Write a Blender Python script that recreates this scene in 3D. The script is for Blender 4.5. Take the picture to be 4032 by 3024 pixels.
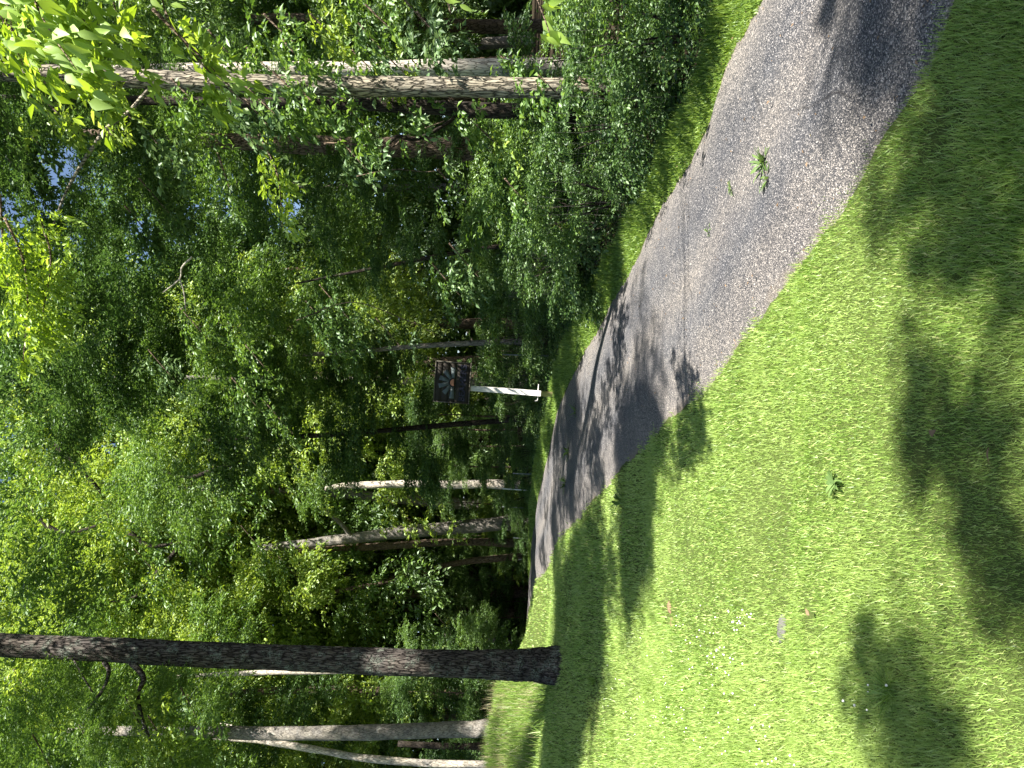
import bpy, math, random
import numpy as np
from mathutils import Vector, Matrix, Euler

R = math.radians
scene = bpy.context.scene
col = scene.collection
for o in list(bpy.data.objects):
    bpy.data.objects.remove(o)

# ------------------------------------------------------------------ camera
F = 2900.0            # focal length in photograph pixels (4032 x 3024)
CAM = Vector((0.0, 0.0, 1.6))
ROLL = R(1.2)
PITCH = math.atan(14 / F)
cam_d = bpy.data.cameras.new("camera")
cam = bpy.data.objects.new("camera", cam_d)
col.objects.link(cam)
cam_d.sensor_width = 36.0
cam_d.lens = F / 4032 * 36.0
cam_d.clip_start = 0.05
cam_d.clip_end = 2000.0
right0, fwd0, up0 = Vector((1, 0, 0)), Vector((0, 1, 0)), Vector((0, 0, 1))
fwd = (fwd0 * math.cos(PITCH) + up0 * math.sin(PITCH)).normalized()
upp = (up0 * math.cos(PITCH) - fwd0 * math.sin(PITCH)).normalized()
# the phone was held on its side: picture left is up in the world, plus a small roll
img_right = right0 * math.cos(ROLL) - upp * math.sin(ROLL)   # upright picture's right
img_up = right0 * math.sin(ROLL) + upp * math.cos(ROLL)      # upright picture's up
img_right = right0 * math.cos(ROLL) + upp * math.sin(ROLL)
img_up = upp * math.cos(ROLL) - right0 * math.sin(ROLL)
cx, cy, cz = -img_up, img_right, -fwd
cam.matrix_world = Matrix(((cx.x, cy.x, cz.x, CAM.x), (cx.y, cy.y, cz.y, CAM.y), (cx.z, cy.z, cz.z, CAM.z), (0, 0, 0, 1)))
scene.camera = cam

# ------------------------------------------------------------------ sky, sun, exposure
SUN_AZ = R(40)      # degrees behind the camera's right-hand side
SUN_EL = R(54)
to_sun = Vector((math.cos(SUN_EL) * math.cos(SUN_AZ), -math.cos(SUN_EL) * math.sin(SUN_AZ), math.sin(SUN_EL)))
w = bpy.data.worlds.new("World")
scene.world = w
w.use_nodes = True
nt = w.node_tree
bg = nt.nodes["Background"]
sky = nt.nodes.new("ShaderNodeTexSky")
sky.sky_type = 'NISHITA'
sky.sun_disc = False
sky.sun_elevation = SUN_EL
sky.sun_rotation = math.atan2(to_sun.x, to_sun.y)
nt.links.new(sky.outputs[0], bg.inputs[0])
bg.inputs[1].default_value = 0.05
sl = bpy.data.lights.new("sun", 'SUN')
sl.energy = 5.0
sl.angle = R(0.6)
sl.color = (1.0, 0.94, 0.84)
sun = bpy.data.objects.new("sun", sl)
sun.rotation_euler = to_sun.to_track_quat('Z', 'Y').to_euler()
sun.location = (20, -20, 40)
col.objects.link(sun)
scene.view_settings.view_transform = 'Standard'
scene.view_settings.look = 'None'
scene.view_settings.gamma = 1.0
scene.view_settings.use_curve_mapping = False
scene.view_settings.exposure = 2.0
scene.cycles.max_bounces = 5
scene.cycles.diffuse_bounces = 2
scene.cycles.transmission_bounces = 2
scene.cycles.sample_clamp_indirect = 6.0

# ------------------------------------------------------------------ helpers
K = 4032 / 2212.0


def ray(u, v):
    """direction of view through the photograph (u, v at 2212 x 1659), depth 1 along y"""
    dx = (1659 - v) * K - 1512
    dy = 2016 - u * K
    d = img_right * dx + img_up * dy + fwd * F
    return d / d.y


def at(u, v, depth):
    return CAM + ray(u, v) * depth


# terrain: measured points, smoothed
ctrl = []
for u_, v_, d_ in [(1900, 830, 3.24), (1600, 830, 5.15), (1450, 830, 7.0), (1300, 830, 10.5), (1200, 860, 16.2),
                   (1150, 1130, 26), (1143, 1300, 34), (1500, 1600, 6.0), (1300, 1500, 10.0), (1205, 1440, 12.6),
                   (1136, 1400, 31), (1190, 1610, 12.0), (1072, 1610, 18.5), (1082, 1490, 20.0), (1180, 1490, 14.0),
                   (1640, 0, 4.75), (1440, 420, 7.2), (1162, 1400, 21), (1158, 1300, 23), (1160, 1200, 20.5), (1178, 1380, 17), (1186, 1300, 16.8), (1192, 1200, 16), (1147, 1350, 28), (1150, 1230, 28), (1100, 1450, 20)]:
    p = at(u_, v_, d_)
    ctrl.append((p.x, p.y, p.z))
ctrl += [(0, 0, 0), (-4, 0, 0), (4, 0, 0), (2.3, 2.3, 0), (-2, 2.3, 0), (0, -8, 0), (8, -6, 0), (-8, -6, .1), (4, 6, .05), (6, 12, .42),
         (5, 20, .8), (9, 30, .9), (0, 40, .62), (-14, 44, .15), (12, 45, .9), (-25, 42, .5), (-20, 22, 2.2), (-14, 14, 1.5), (-19, 36, .85), (-6, 46, .3),
         (-16, 5, .9), (0, 60, .3), (20, 60, 1.0), (-30, 60, .6), (-14, 60, .2), (25, 5, .2), (25, 30, .8), (-30, 10, 2), (-20, -10, .4), (20, -10, 0)]
ctrl = np.array(ctrl, float)


def _phi(r):
    return np.where(r > 1e-9, r * r * np.log(np.maximum(r, 1e-9)), 0.0)


_n = len(ctrl)
_A = np.zeros((_n + 3, _n + 3))
_d = np.linalg.norm(ctrl[:, None, :2] - ctrl[None, :, :2], axis=2)
_A[:_n, :_n] = _phi(_d) + np.eye(_n) * 0.08
_A[:_n, _n] = 1
_A[:_n, _n + 1:] = ctrl[:, :2]
_A[_n:, :_n] = _A[:_n, _n:].T
_W = np.linalg.solve(_A, np.concatenate([ctrl[:, 2], [0, 0, 0]]))


def zz(x, y):
    x = np.asarray(x, float)
    y = np.asarray(y, float)
    xc, yc = np.clip(x, -32, 30), np.clip(y, -12, 64)
    sh = x.shape
    q = np.stack([xc.ravel(), yc.ravel()], 1)
    out = np.empty(len(q))
    for i in range(0, len(q), 40000):
        b = q[i:i + 40000]
        d = np.linalg.norm(b[:, None, :] - ctrl[None, :, :2], axis=2)
        out[i:i + 40000] = _phi(d) @ _W[:_n] + _W[_n] + b @ _W[_n + 1:]
    far = np.maximum(np.hypot(x.ravel() - xc.ravel(), y.ravel() - yc.ravel()), 0)
    return (out + 0.11 * np.minimum(far, 130)).reshape(sh)


def Z(x, y):
    return float(zz(np.array([x]), np.array([y]))[0])


def G(u, v):
    """where the line of sight through (u, v) meets the ground"""
    r = ray(u, v)
    t = np.concatenate([np.arange(1.0, 12, 0.02), np.arange(12, 60, 0.1)])
    x, y, z_ = r.x * t, r.y * t, CAM.z + r.z * t
    h = z_ - zz(x, y)
    i = np.nonzero(h < 0)[0]
    k = i[0] if len(i) else len(t) - 1
    return Vector((x[k], y[k], float(zz(x[k:k + 1], y[k:k + 1])[0])))


def mesh_np(name, verts, faces, smooth=False):
    """verts (n,3); faces (m,3) or (m,4)"""
    me = bpy.data.meshes.new(name)
    verts = np.asarray(verts, np.float32)
    faces = np.asarray(faces, np.int32)
    m, k = faces.shape
    me.vertices.add(len(verts))
    me.vertices.foreach_set("co", verts.ravel())
    me.loops.add(m * k)
    me.loops.foreach_set("vertex_index", faces.ravel())
    me.polygons.add(m)
    me.polygons.foreach_set("loop_start", np.arange(0, m * k, k, dtype=np.int32))
    me.polygons.foreach_set("loop_total", np.full(m, k, np.int32))
    if smooth:
        me.polygons.foreach_set("use_smooth", np.ones(m, bool))
    me.update()
    me.validate()
    return me


def link(name, me, mat=None, parent=None, loc=None):
    o = bpy.data.objects.new(name, me)
    col.objects.link(o)
    if mat is not None and len(me.materials) == 0:
        me.materials.append(mat)
    if parent is not None:
        o.parent = parent
    if loc is not None:
        o.location = loc
    return o


def thing(name, label, cat, loc=(0, 0, 0), group=None):
    o = bpy.data.objects.new(name, None)
    o.empty_display_size = 0.2
    col.objects.link(o)
    o.location = loc
    o['label'] = label
    o['category'] = cat
    if group:
        o['group'] = group
    return o


def tag(o, label, cat, group=None, kind=None):
    if label:
        o['label'] = label
    if cat:
        o['category'] = cat
    if group:
        o['group'] = group
    if kind:
        o['kind'] = kind
    return o


def box_np(cx, cy, cz, sx, sy, sz, rot=None, bev=0.0):
    v = np.array([(x, y, z) for x in (-.5, .5) for y in (-.5, .5) for z in (-.5, .5)]) * (sx, sy, sz)
    if rot is not None:
        v = v @ np.array(rot.to_matrix() if hasattr(rot, 'to_matrix') else rot).T
    v = v + (cx, cy, cz)
    f = np.array([(0, 1, 3, 2), (4, 6, 7, 5), (0, 4, 5, 1), (2, 3, 7, 6), (0, 2, 6, 4), (1, 5, 7, 3)])
    return v, f


def join_np(parts):
    vs, fs, n = [], [], 0
    for v, f in parts:
        vs.append(v)
        fs.append(f + n)
        n += len(v)
    return np.concatenate(vs), np.concatenate(fs)


def catmull(pts, n):
    pts = np.asarray(pts, float)
    if len(pts) < 3:
        t = np.linspace(0, 1, n)[:, None]
        return pts[0] * (1 - t) + pts[-1] * t
    P_ = np.vstack([2 * pts[0] - pts[1], pts, 2 * pts[-1] - pts[-2]])
    s = np.linspace(0, len(pts) - 1 - 1e-6, n)
    i = s.astype(int)
    t = (s - i)[:, None]
    p0, p1, p2, p3 = P_[i], P_[i + 1], P_[i + 2], P_[i + 3]
    return 0.5 * (2 * p1 + (p2 - p0) * t + (2 * p0 - 5 * p1 + 4 * p2 - p3) * t ** 2 + (3 * p1 - p0 - 3 * p2 + p3) * t ** 3)


def tube_np(pts, radii, seg=12, rows=None, rough=0.0, seed=0, ridges=0.0, nr=9):
    """tapered limb along a smooth curve with an uneven, furrowed surface"""
    rng = np.random.default_rng(seed)
    rows = rows or max(6, len(pts) * 5)
    c = catmull(pts, rows)
    rr = np.interp(np.linspace(0, 1, rows), np.linspace(0, 1, len(radii)), radii)
    tan = np.gradient(c, axis=0)
    tan /= np.linalg.norm(tan, axis=1)[:, None] + 1e-9
    ref = np.array([0.0, 1.0, 0.0]) if abs(tan[0][1]) < 0.8 else np.array([1.0, 0, 0])
    a = np.cross(tan, ref)
    a /= np.linalg.norm(a, axis=1)[:, None] + 1e-9
    b = np.cross(tan, a)
    th = np.linspace(0, 2 * math.pi, seg, endpoint=False)
    R_ = np.repeat(rr[:, None], seg, 1)
    s = np.linspace(0, 1, rows)[:, None] * max(1.0, float(np.sum(np.linalg.norm(np.diff(c, axis=0), axis=1))))
    if rough:
        for k in range(5):
            ph = rng.uniform(0, 6.28, 3)
            R_ = R_ * (1 + rough * 0.5 * np.sin((k % 3 + 1) * th[None, :] + ph[0] + s * rng.uniform(.6, 3.0)) * np.sin(s * rng.uniform(.8, 4) + ph[1]))
    if ridges:
        wob = 0.9 * np.sin(s * 2.3 + 1.3 * np.sin(3 * th)[None, :]) + 0.6 * np.sin(s * 5.1 + th[None, :] * 2)
        rid = np.abs(np.sin(nr * th[None, :] + wob)) ** 0.7
        brk = 0.75 + 0.25 * np.sign(np.sin(s * 21 + 5 * np.sin(th * nr)[None, :]))
        R_ = R_ * (1 - ridges + ridges * 2 * rid * brk + rng.normal(0, ridges * .25, (rows, seg)))
    v = c[:, None, :] + R_[:, :, None] * (np.cos(th)[None, :, None] * a[:, None, :] + np.sin(th)[None, :, None] * b[:, None, :])
    v = v.reshape(-1, 3)
    i = np.arange(rows - 1)[:, None] * seg
    j = np.arange(seg)[None, :]
    j2 = (j + 1) % seg
    f = np.stack([i + j, i + j2, i + seg + j2, i + seg + j], 2).reshape(-1, 4)
    # caps
    v = np.vstack([v, c[0], c[-1]])
    n0, n1 = len(v) - 2, len(v) - 1
    jj = np.arange(seg)
    cap0 = np.stack([np.full(seg, n0), (jj + 1) % seg, jj, jj], 1)
    last = (rows - 1) * seg
    cap1 = np.stack([np.full(seg, n1), last + jj, last + (jj + 1) % seg, last + (jj + 1) % seg], 1)
    return v, f, cap0[:, :3], cap1[:, :3]


def tube_mesh(name, pts, radii, **kw):
    v, f, c0, c1 = tube_np(pts, radii, **kw)
    me = bpy.data.meshes.new(name)
    me.from_pydata(v.tolist(), [], f.tolist() + c0.tolist() + c1.tolist())
    me.polygons.foreach_set("use_smooth", np.ones(len(me.polygons), bool))
    me.update()
    return me


def tubes_mesh(name, specs, seg=6, rows=None):
    V, Fq, Ft, n = [], [], [], 0
    for pts, radii in specs:
        v, f, c0, c1 = tube_np(pts, radii, seg=seg, rows=rows)
        V.append(v)
        Fq += (f + n).tolist()
        Ft += (c0 + n).tolist() + (c1 + n).tolist()
        n += len(v)
    me = bpy.data.meshes.new(name)
    me.from_pydata(np.concatenate(V).tolist(), [], Fq + Ft)
    me.polygons.foreach_set("use_smooth", np.ones(len(me.polygons), bool))
    me.update()
    return me


# ------------------------------------------------------------------ materials
def new_mat(name):
    m = bpy.data.materials.new(name)
    m.use_nodes = True
    t = m.node_tree
    for n in list(t.nodes):
        t.nodes.remove(n)
    out = t.nodes.new("ShaderNodeOutputMaterial")
    return m, t, out


def ramp(t, fac, stops, interp='LINEAR'):
    r = t.nodes.new("ShaderNodeValToRGB")
    r.color_ramp.interpolation = interp
    e = r.color_ramp.elements
    while len(e) < len(stops):
        e.new(0.5)
    for k, (p, c) in enumerate(stops):
        e[k].position = p
        e[k].color = (*c, 1)
    t.links.new(fac, r.inputs[0])
    return r.outputs[0]


def noise(t, vec, scale, detail=4, rough=0.6, dist=0.0):
    n = t.nodes.new("ShaderNodeTexNoise")
    n.inputs["Scale"].default_value = scale
    n.inputs["Detail"].default_value = detail
    n.inputs["Roughness"].default_value = rough
    n.inputs["Distortion"].default_value = dist
    if vec is not None:
        t.links.new(vec, n.inputs["Vector"])
    return n.outputs["Fac"]


def mix(t, fac, a, b, mode='MIX'):
    m = t.nodes.new("ShaderNodeMix")
    m.data_type = 'RGBA'
    m.blend_type = mode
    for sock, val in ((m.inputs[0], fac), (m.inputs[6], a), (m.inputs[7], b)):
        if isinstance(val, (int, float)):
            sock.default_value = val
        elif isinstance(val, tuple):
            sock.default_value = (*val, 1)
        else:
            t.links.new(val, sock)
    return m.outputs[2]


def mapping(t, vec, scale):
    m = t.nodes.new("ShaderNodeMapping")
    m.inputs["Scale"].default_value = scale
    t.links.new(vec, m.inputs["Vector"])
    return m.outputs[0]


def geo_pos(t):
    return t.nodes.new("ShaderNodeNewGeometry").outputs["Position"]


def obj_co(t):
    return t.nodes.new("ShaderNodeTexCoord").outputs["Object"]


def principled(t, out, rough=0.8, spec=0.3):
    b = t.nodes.new("ShaderNodeBsdfPrincipled")
    b.inputs["Roughness"].default_value = rough
    b.inputs["Specular IOR Level"].default_value = spec
    t.links.new(b.outputs[0], out.inputs[0])
    return b


def bump(t, h, strength, dist, bsdf):
    b = t.nodes.new("ShaderNodeBump")
    b.inputs["Strength"].default_value = strength
    b.inputs["Distance"].default_value = dist
    t.links.new(h, b.inputs["Height"])
    t.links.new(b.outputs[0], bsdf.inputs["Normal"])


def leaf_mat(name, stops, trans=0.4, patch=None, gloss=0.05, patch_scale=0.5):
    """leaf or blade: each island has its own colour, light passes through it"""
    m, t, out = new_mat(name)
    g = t.nodes.new("ShaderNodeNewGeometry")
    c = ramp(t, g.outputs["Random Per Island"], stops)
    if patch:
        nz = noise(t, g.outputs["Position"], patch_scale, 3, 0.6)
        f = ramp(t, nz, [(0.42, (0, 0, 0)), (0.66, (1, 1, 1))])
        c = mix(t, f, c, patch)
    dif = t.nodes.new("ShaderNodeBsdfDiffuse")
    tr = t.nodes.new("ShaderNodeBsdfTranslucent")
    t.links.new(c, dif.inputs[0])
    hs = t.nodes.new("ShaderNodeHueSaturation")
    hs.inputs["Hue"].default_value = 0.485
    hs.inputs["Saturation"].default_value = 1.1
    hs.inputs["Value"].default_value = 1.25
    t.links.new(c, hs.inputs["Color"])
    t.links.new(hs.outputs[0], tr.inputs[0])
    ms = t.nodes.new("ShaderNodeMixShader")
    ms.inputs[0].default_value = trans
    t.links.new(dif.outputs[0], ms.inputs[1])
    t.links.new(tr.outputs[0], ms.inputs[2])
    gl = t.nodes.new("ShaderNodeBsdfGlossy")
    gl.inputs["Roughness"].default_value = 0.5
    gl.inputs[0].default_value = (0.9, 1, 0.95, 1)
    m2 = t.nodes.new("ShaderNodeMixShader")
    m2.inputs[0].default_value = gloss
    t.links.new(ms.outputs[0], m2.inputs[1])
    t.links.new(gl.outputs[0], m2.inputs[2])
    t.links.new(m2.outputs[0], out.inputs[0])
    return m


def bark_mat(name, dark, mid, pale, lichen=None, scale=1.0, bstr=0.9, lic=(0.56, 0.66)):
    m, t, out = new_mat(name)
    co = obj_co(t)
    st = mapping(t, co, (14 * scale, 14 * scale, 2.6 * scale))
    v = t.nodes.new("ShaderNodeTexVoronoi")
    v.feature = 'DISTANCE_TO_EDGE'
    v.inputs["Scale"].default_value = 1.7
    nz0 = t.nodes.new("ShaderNodeTexNoise")
    nz0.inputs["Scale"].default_value = 2.0
    nz0.inputs["Detail"].default_value = 3
    t.links.new(st, nz0.inputs["Vector"])
    add = mix(t, 0.35, st, nz0.outputs["Color"], 'LINEAR_LIGHT')
    t.links.new(add, v.inputs["Vector"])
    n1 = noise(t, st, 1.5, 6, 0.65)
    n2 = noise(t, co, 2.2 * scale, 4, 0.6)
    crack = ramp(t, v.outputs["Distance"], [(0.0, (0, 0, 0)), (0.16, (1, 1, 1))])
    c = ramp(t, n1, [(0.3, mid), (0.7, pale)])
    c = mix(t, crack, dark, c)
    tint = ramp(t, n2, [(0.35, (0.72, 0.72, 0.75)), (0.65, (1.15, 1.1, 1.02))])
    c = mix(t, 1.0, c, tint, 'MULTIPLY')
    if lichen:
        n3 = noise(t, co, 5.0, 5, 0.7)
        lf = ramp(t, n3, [(lic[0], (0, 0, 0)), (lic[1], (1, 1, 1))])
        n4 = noise(t, co, 45.0, 2, 0.5)
        lf2 = ramp(t, n4, [(0.42, (0, 0, 0)), (0.55, (0.85, 0.85, 0.85))])
        c = mix(t, mix(t, 1.0, lf, lf2, 'MULTIPLY'), c, lichen)
    b = principled(t, out, 0.95, 0.1)
    t.links.new(c, b.inputs["Base Color"])
    h = mix(t, 0.3, crack, n1)
    bump(t, h, bstr, 0.025, b)
    return m


M = {}
M['leaf_dark'] = leaf_mat("leaf_deep_green", [(0.0, (.026, .062, .014)), (0.5, (.062, .130, .028)), (1.0, (.125, .215, .060))], 0.38, gloss=0.035)
M['leaf_mid'] = leaf_mat("leaf_mid_green", [(0.0, (.048, .105, .018)), (0.5, (.108, .205, .036)), (1.0, (.185, .300, .070))], 0.42, gloss=0.05)
M['leaf_light'] = leaf_mat("leaf_yellow_green", [(0.0, (.100, .170, .022)), (0.5, (.225, .340, .050)), (1.0, (.36, .47, .11))], 0.45, gloss=0.04)
M['leaf_blue'] = leaf_mat("leaf_grey_green", [(0.0, (.045, .095, .030)), (0.5, (.105, .185, .065)), (1.0, (.190, .285, .120))], 0.35, gloss=0.04)
M['grass'] = leaf_mat("lawn_blade", [(0.0, (.070, .125, .020)), (0.35, (.195, .325, .055)), (0.85, (.365, .52, .125)), (1.0, (.54, .54, .24))], 0.35,
                      patch=(.335, .455, .125), gloss=0.04, patch_scale=0.8)
M['verge'] = leaf_mat("verge_blade", [(0.0, (.075, .135, .02)), (0.5, (.170, .285, .045)), (1.0, (.31, .43, .10))], 0.4, gloss=0.03)
M['weed'] = leaf_mat("weed_leaf", [(0.0, (.07, .13, .03)), (1.0, (.16, .25, .07))], 0.35)
M['straw'] = leaf_mat("straw_blade", [(0.0, (.28, .24, .12)), (1.0, (.42, .37, .22))], 0.3)

M['bark_oak'] = bark_mat("oak_bark", (.011, .009, .009), (.060, .052, .048), (.125, .112, .102), lichen=(.19, .22, .18), bstr=1.0, lic=(0.50, 0.64))
M['bark_ash'] = bark_mat("ash_bark", (.050, .046, .038), (.23, .21, .17), (.44, .40, .32), scale=1.25, bstr=1.0)
M['bark_grey'] = bark_mat("grey_bark", (.07, .066, .06), (.19, .18, .165), (.30, .285, .26), scale=1.6, bstr=.5, lichen=(.33, .34, .31))
M['bark_pale'] = bark_mat("pale_bark", (.16, .14, .12), (.50, .46, .40), (.68, .64, .57), scale=1.3, bstr=.4)
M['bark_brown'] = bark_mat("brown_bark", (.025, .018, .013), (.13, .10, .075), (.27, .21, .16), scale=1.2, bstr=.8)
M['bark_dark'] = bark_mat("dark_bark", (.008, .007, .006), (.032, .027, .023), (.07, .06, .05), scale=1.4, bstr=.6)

# ground material: vertex attribute "lawn" keeps turf and woodland floor apart
m, t, out = new_mat("ground_soil")
pos = geo_pos(t)
at_ = t.nodes.new("ShaderNodeAttribute")
at_.attribute_name = "lawn"
n1 = noise(t, pos, 1.1, 5, 0.65)
n2 = noise(t, pos, 26, 4, 0.7)
n3 = noise(t, pos, 140, 2, 0.6)
turf = ramp(t, n1, [(0.3, (.030, .046, .012)), (0.6, (.050, .070, .018)), (0.8, (.085, .085, .035))])
turf = mix(t, ramp(t, n3, [(0.35, (0, 0, 0)), (0.7, (1, 1, 1))]), turf, (.075, .10, .026))
soil = ramp(t, n2, [(0.3, (.015, .012, .008)), (0.55, (.032, .025, .016)), (0.8, (.065, .050, .032))])
c = mix(t, at_.outputs["Fac"], soil, turf)
b = principled(t, out, 0.95, 0.1)
t.links.new(c, b.inputs["Base Color"])
bump(t, n2, 0.6, 0.03, b)
M['ground'] = m

# worn chip-seal drive
m, t, out = new_mat("driveway_chipseal")
uvn = t.nodes.new("ShaderNodeUVMap")
uvn.uv_map = "UVMap"
pos = geo_pos(t)
sep = t.nodes.new("ShaderNodeSeparateXYZ")
t.links.new(uvn.outputs[0], sep.inputs[0])
va = t.nodes.new("ShaderNodeTexVoronoi")
va.inputs["Scale"].default_value = 150
t.links.new(pos, va.inputs["Vector"])
vb = t.nodes.new("ShaderNodeTexVoronoi")
vb.inputs["Scale"].default_value = 48
t.links.new(pos, vb.inputs["Vector"])
sepc = t.nodes.new("ShaderNodeSeparateColor")
t.links.new(va.outputs["Color"], sepc.inputs[0])
sepd = t.nodes.new("ShaderNodeSeparateColor")
t.links.new(vb.outputs["Color"], sepd.inputs[0])
big = noise(t, mapping(t, uvn.outputs[0], (2.2, 0.5, 1)), 1.4, 5, 0.6)
wear = noise(t, pos, 3.2, 5, 0.65)
# across the lane: smooth dark wheel tracks, paler crown and shoulders
track = ramp(t, sep.outputs[0], [(0.0, (1, 1, 1)), (0.16, (.75, .75, .75)), (0.30, (.15, .15, .15)), (0.48, (.80, .80, .80)), (0.66, (.10, .10, .10)), (0.84, (.60, .60, .60)), (1.0, (1, 1, 1))])
tm = t.nodes.new("ShaderNodeMath")
tm.operation = 'MULTIPLY_ADD'
tm.inputs[1].default_value = 0.55
t.links.new(track, tm.inputs[0])
wsh = t.nodes.new("ShaderNodeMath")
wsh.operation = 'MULTIPLY'
wsh.inputs[1].default_value = 0.62
t.links.new(wear, wsh.inputs[0])
t.links.new(wsh.outputs[0], tm.inputs[2])
binder = ramp(t, big, [(0.3, (.040, .043, .050)), (0.7, (.066, .068, .075))])
stone = ramp(t, sepc.outputs[0], [(0.0, (.082, .082, .084)), (0.45, (.150, .145, .143)), (0.85, (.25, .24, .23)), (1.0, (.46, .44, .42))])
sel = t.nodes.new("ShaderNodeMath")
sel.operation = 'GREATER_THAN'
thr = t.nodes.new("ShaderNodeMath")
thr.operation = 'MULTIPLY_ADD'
thr.inputs[1].default_value = -0.62
thr.inputs[2].default_value = 0.82
t.links.new(tm.outputs[0], thr.inputs[0])
t.links.new(sepc.outputs[1], sel.inputs[0])
t.links.new(thr.outputs[0], sel.inputs[1])
c = mix(t, sel.outputs[0], binder, stone)
pat = ramp(t, sepd.outputs[0], [(0.0, (.90, .90, .91)), (1.0, (1.10, 1.09, 1.07))])
c = mix(t, 1.0, c, pat, 'MULTIPLY')
tint = ramp(t, tm.outputs[0], [(0.25, (.80, .84, .92)), (0.75, (1.08, 1.04, 1.0))])
c = mix(t, 1.0, c, tint, 'MULTIPLY')
vc = t.nodes.new("ShaderNodeTexVoronoi")
vc.feature = 'DISTANCE_TO_EDGE'
vc.inputs["Scale"].default_value = 0.55
nd = t.nodes.new("ShaderNodeTexNoise")
nd.inputs["Scale"].default_value = 2.4
nd.inputs["Detail"].default_value = 6
t.links.new(pos, nd.inputs["Vector"])
t.links.new(mix(t, 0.16, pos, nd.outputs["Color"], 'LINEAR_LIGHT'), vc.inputs["Vector"])
ck = ramp(t, vc.outputs["Distance"], [(0.0, (.9, .9, .9)), (0.003, (.5, .5, .5)), (0.007, (0, 0, 0))])
gap = ramp(t, noise(t, pos, .9, 3, .6), [(0.54, (0, 0, 0)), (0.64, (.8, .8, .8))])
c = mix(t, mix(t, 1.0, ck, gap, 'MULTIPLY'), c, (.022, .021, .022))
stain = ramp(t, noise(t, pos, .45, 4, .7), [(0.40, (.80, .80, .82)), (0.62, (1.05, 1.04, 1.02))])
c = mix(t, 1.0, c, stain, 'MULTIPLY')
rim = ramp(t, sep.outputs[0], [(0.0, (1, 1, 1)), (0.05, (0, 0, 0)), (0.95, (0, 0, 0)), (1.0, (1, 1, 1))])
c = mix(t, mix(t, 1.0, rim, ramp(t, wear, [(0.4, (0, 0, 0)), (0.6, (.9, .9, .9))]), 'MULTIPLY'), c, (.17, .14, .105))
b = principled(t, out, 0.85, 0.25)
t.links.new(c, b.inputs["Base Color"])
bump(t, va.outputs["Distance"], 0.7, 0.012, b)
M['drive'] = m


def simple(name, c0, c1, scale=8, rough=0.7, spec=0.3, stretch=(1, 1, 1), bstr=0.2, metal=0.0):
    m, t, out = new_mat(name)
    n = noise(t, mapping(t, obj_co(t), stretch), scale, 5, 0.65)
    c = ramp(t, n, [(0.3, c0), (0.7, c1)])
    b = principled(t, out, rough, spec)
    b.inputs["Metallic"].default_value = metal
    t.links.new(c, b.inputs["Base Color"])
    if bstr:
        bump(t, n, bstr, 0.01, b)
    return m


M['post_white'] = simple("weathered_white_post", (.50, .50, .47), (.74, .73, .68), 9, .7, .2, (3, 3, .5), .3)
M['post_foot'] = simple("bare_treated_wood", (.34, .30, .13), (.52, .46, .22), 9, .8, .2, (4, 4, .5), .4)
M['board'] = simple("dark_stained_board", (.020, .018, .015), (.044, .038, .031), 7, .8, .2, (.7, 3, 5), .3)
M['board_trim'] = simple("grey_board_edge", (.05, .045, .035), (.11, .10, .08), 9, .8, .2, (4, 4, .6), .3)
M['ray'] = simple("weathered_grey_slat", (.06, .08, .085), (.13, .155, .155), 10, .7, .2, (2, 2, 2), .3)
M['disc'] = simple("orange_disc", (.34, .15, .09), (.44, .21, .13), 9, .7, .2)
M['black'] = simple("black_rim", (.006, .006, .007), (.012, .012, .013), 9, .6, .3)
M['navy'] = simple("navy_lettering", (.006, .007, .016), (.012, .013, .028), 9, .6, .3)
M['steel'] = simple("galvanised_wire", (.10, .09, .085), (.18, .17, .16), 30, .5, .4, metal=.4)
M['tpost'] = simple("grey_green_steel_post", (.14, .17, .165), (.22, .25, .24), 20, .55, .35)
M['tpost_white'] = simple("white_tipped_post", (.62, .62, .60), (.78, .78, .76), 20, .5, .35)
M['stone'] = simple("grey_stone", (.075, .075, .07), (.125, .12, .115), 12, .9, .2, bstr=.5)
M['shed'] = simple("dark_shed_board", (.010, .011, .018), (.022, .022, .032), 6, .8, .2)
M['shed_panel'] = simple("faded_red_panel", (.30, .15, .12), (.42, .23, .19), 7, .7, .2)
M['deadleaf'] = simple("dry_leaf", (.13, .085, .05), (.22, .15, .09), 20, .8, .2)
M['petal'] = simple("clover_white", (.62, .60, .54), (.80, .78, .72), 40, .8, .2)
M['litter'] = simple("dry_twig_wood", (.30, .26, .22), (.50, .45, .39), 9, .85, .2, bstr=.4)

# ------------------------------------------------------------------ driveway outline
Lpix = [(2070, 0), (2010, 170), (1940, 270), (1840, 440), (1720, 590), (1620, 730), (1520, 850), (1440, 920), (1380, 980), (1310, 1050), (1245, 1130),
        (1200, 1185), (1172, 1245)]
Rpix = [(1640, 0), (1590, 90), (1560, 170), (1525, 280), (1440, 420), (1370, 560), (1300, 690), (1245, 790), (1205, 880), (1184, 980), (1165, 1060), (1155, 1130)]
Lp = np.array([G(u, v)[:2] for u, v in Lpix])
Rp = np.array([G(u, v)[:2] for u, v in Rpix])
Lp = Lp[np.argsort(Lp[:, 1])]
Rp = Rp[np.argsort(Rp[:, 1])]


def _extend(Q, s0, far):
    y0, x0 = Q[0, 1], Q[0, 0]
    near = [(x0 + s0 * k + 0.03 * k * k, y0 - k) for k in (8, 6, 4, 2.5, 1.2)]
    return np.vstack([near, Q, far])


LE = _extend(Lp, 0.55, [(-9.0, 30), (-12.5, 36), (-17.5, 42)])
RE = _extend(Rp, 0.42, [(-8.0, 32.5), (-11.5, 38), (-16.5, 44)])


def xL(y):
    return np.interp(y, LE[:, 1], LE[:, 0])


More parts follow.
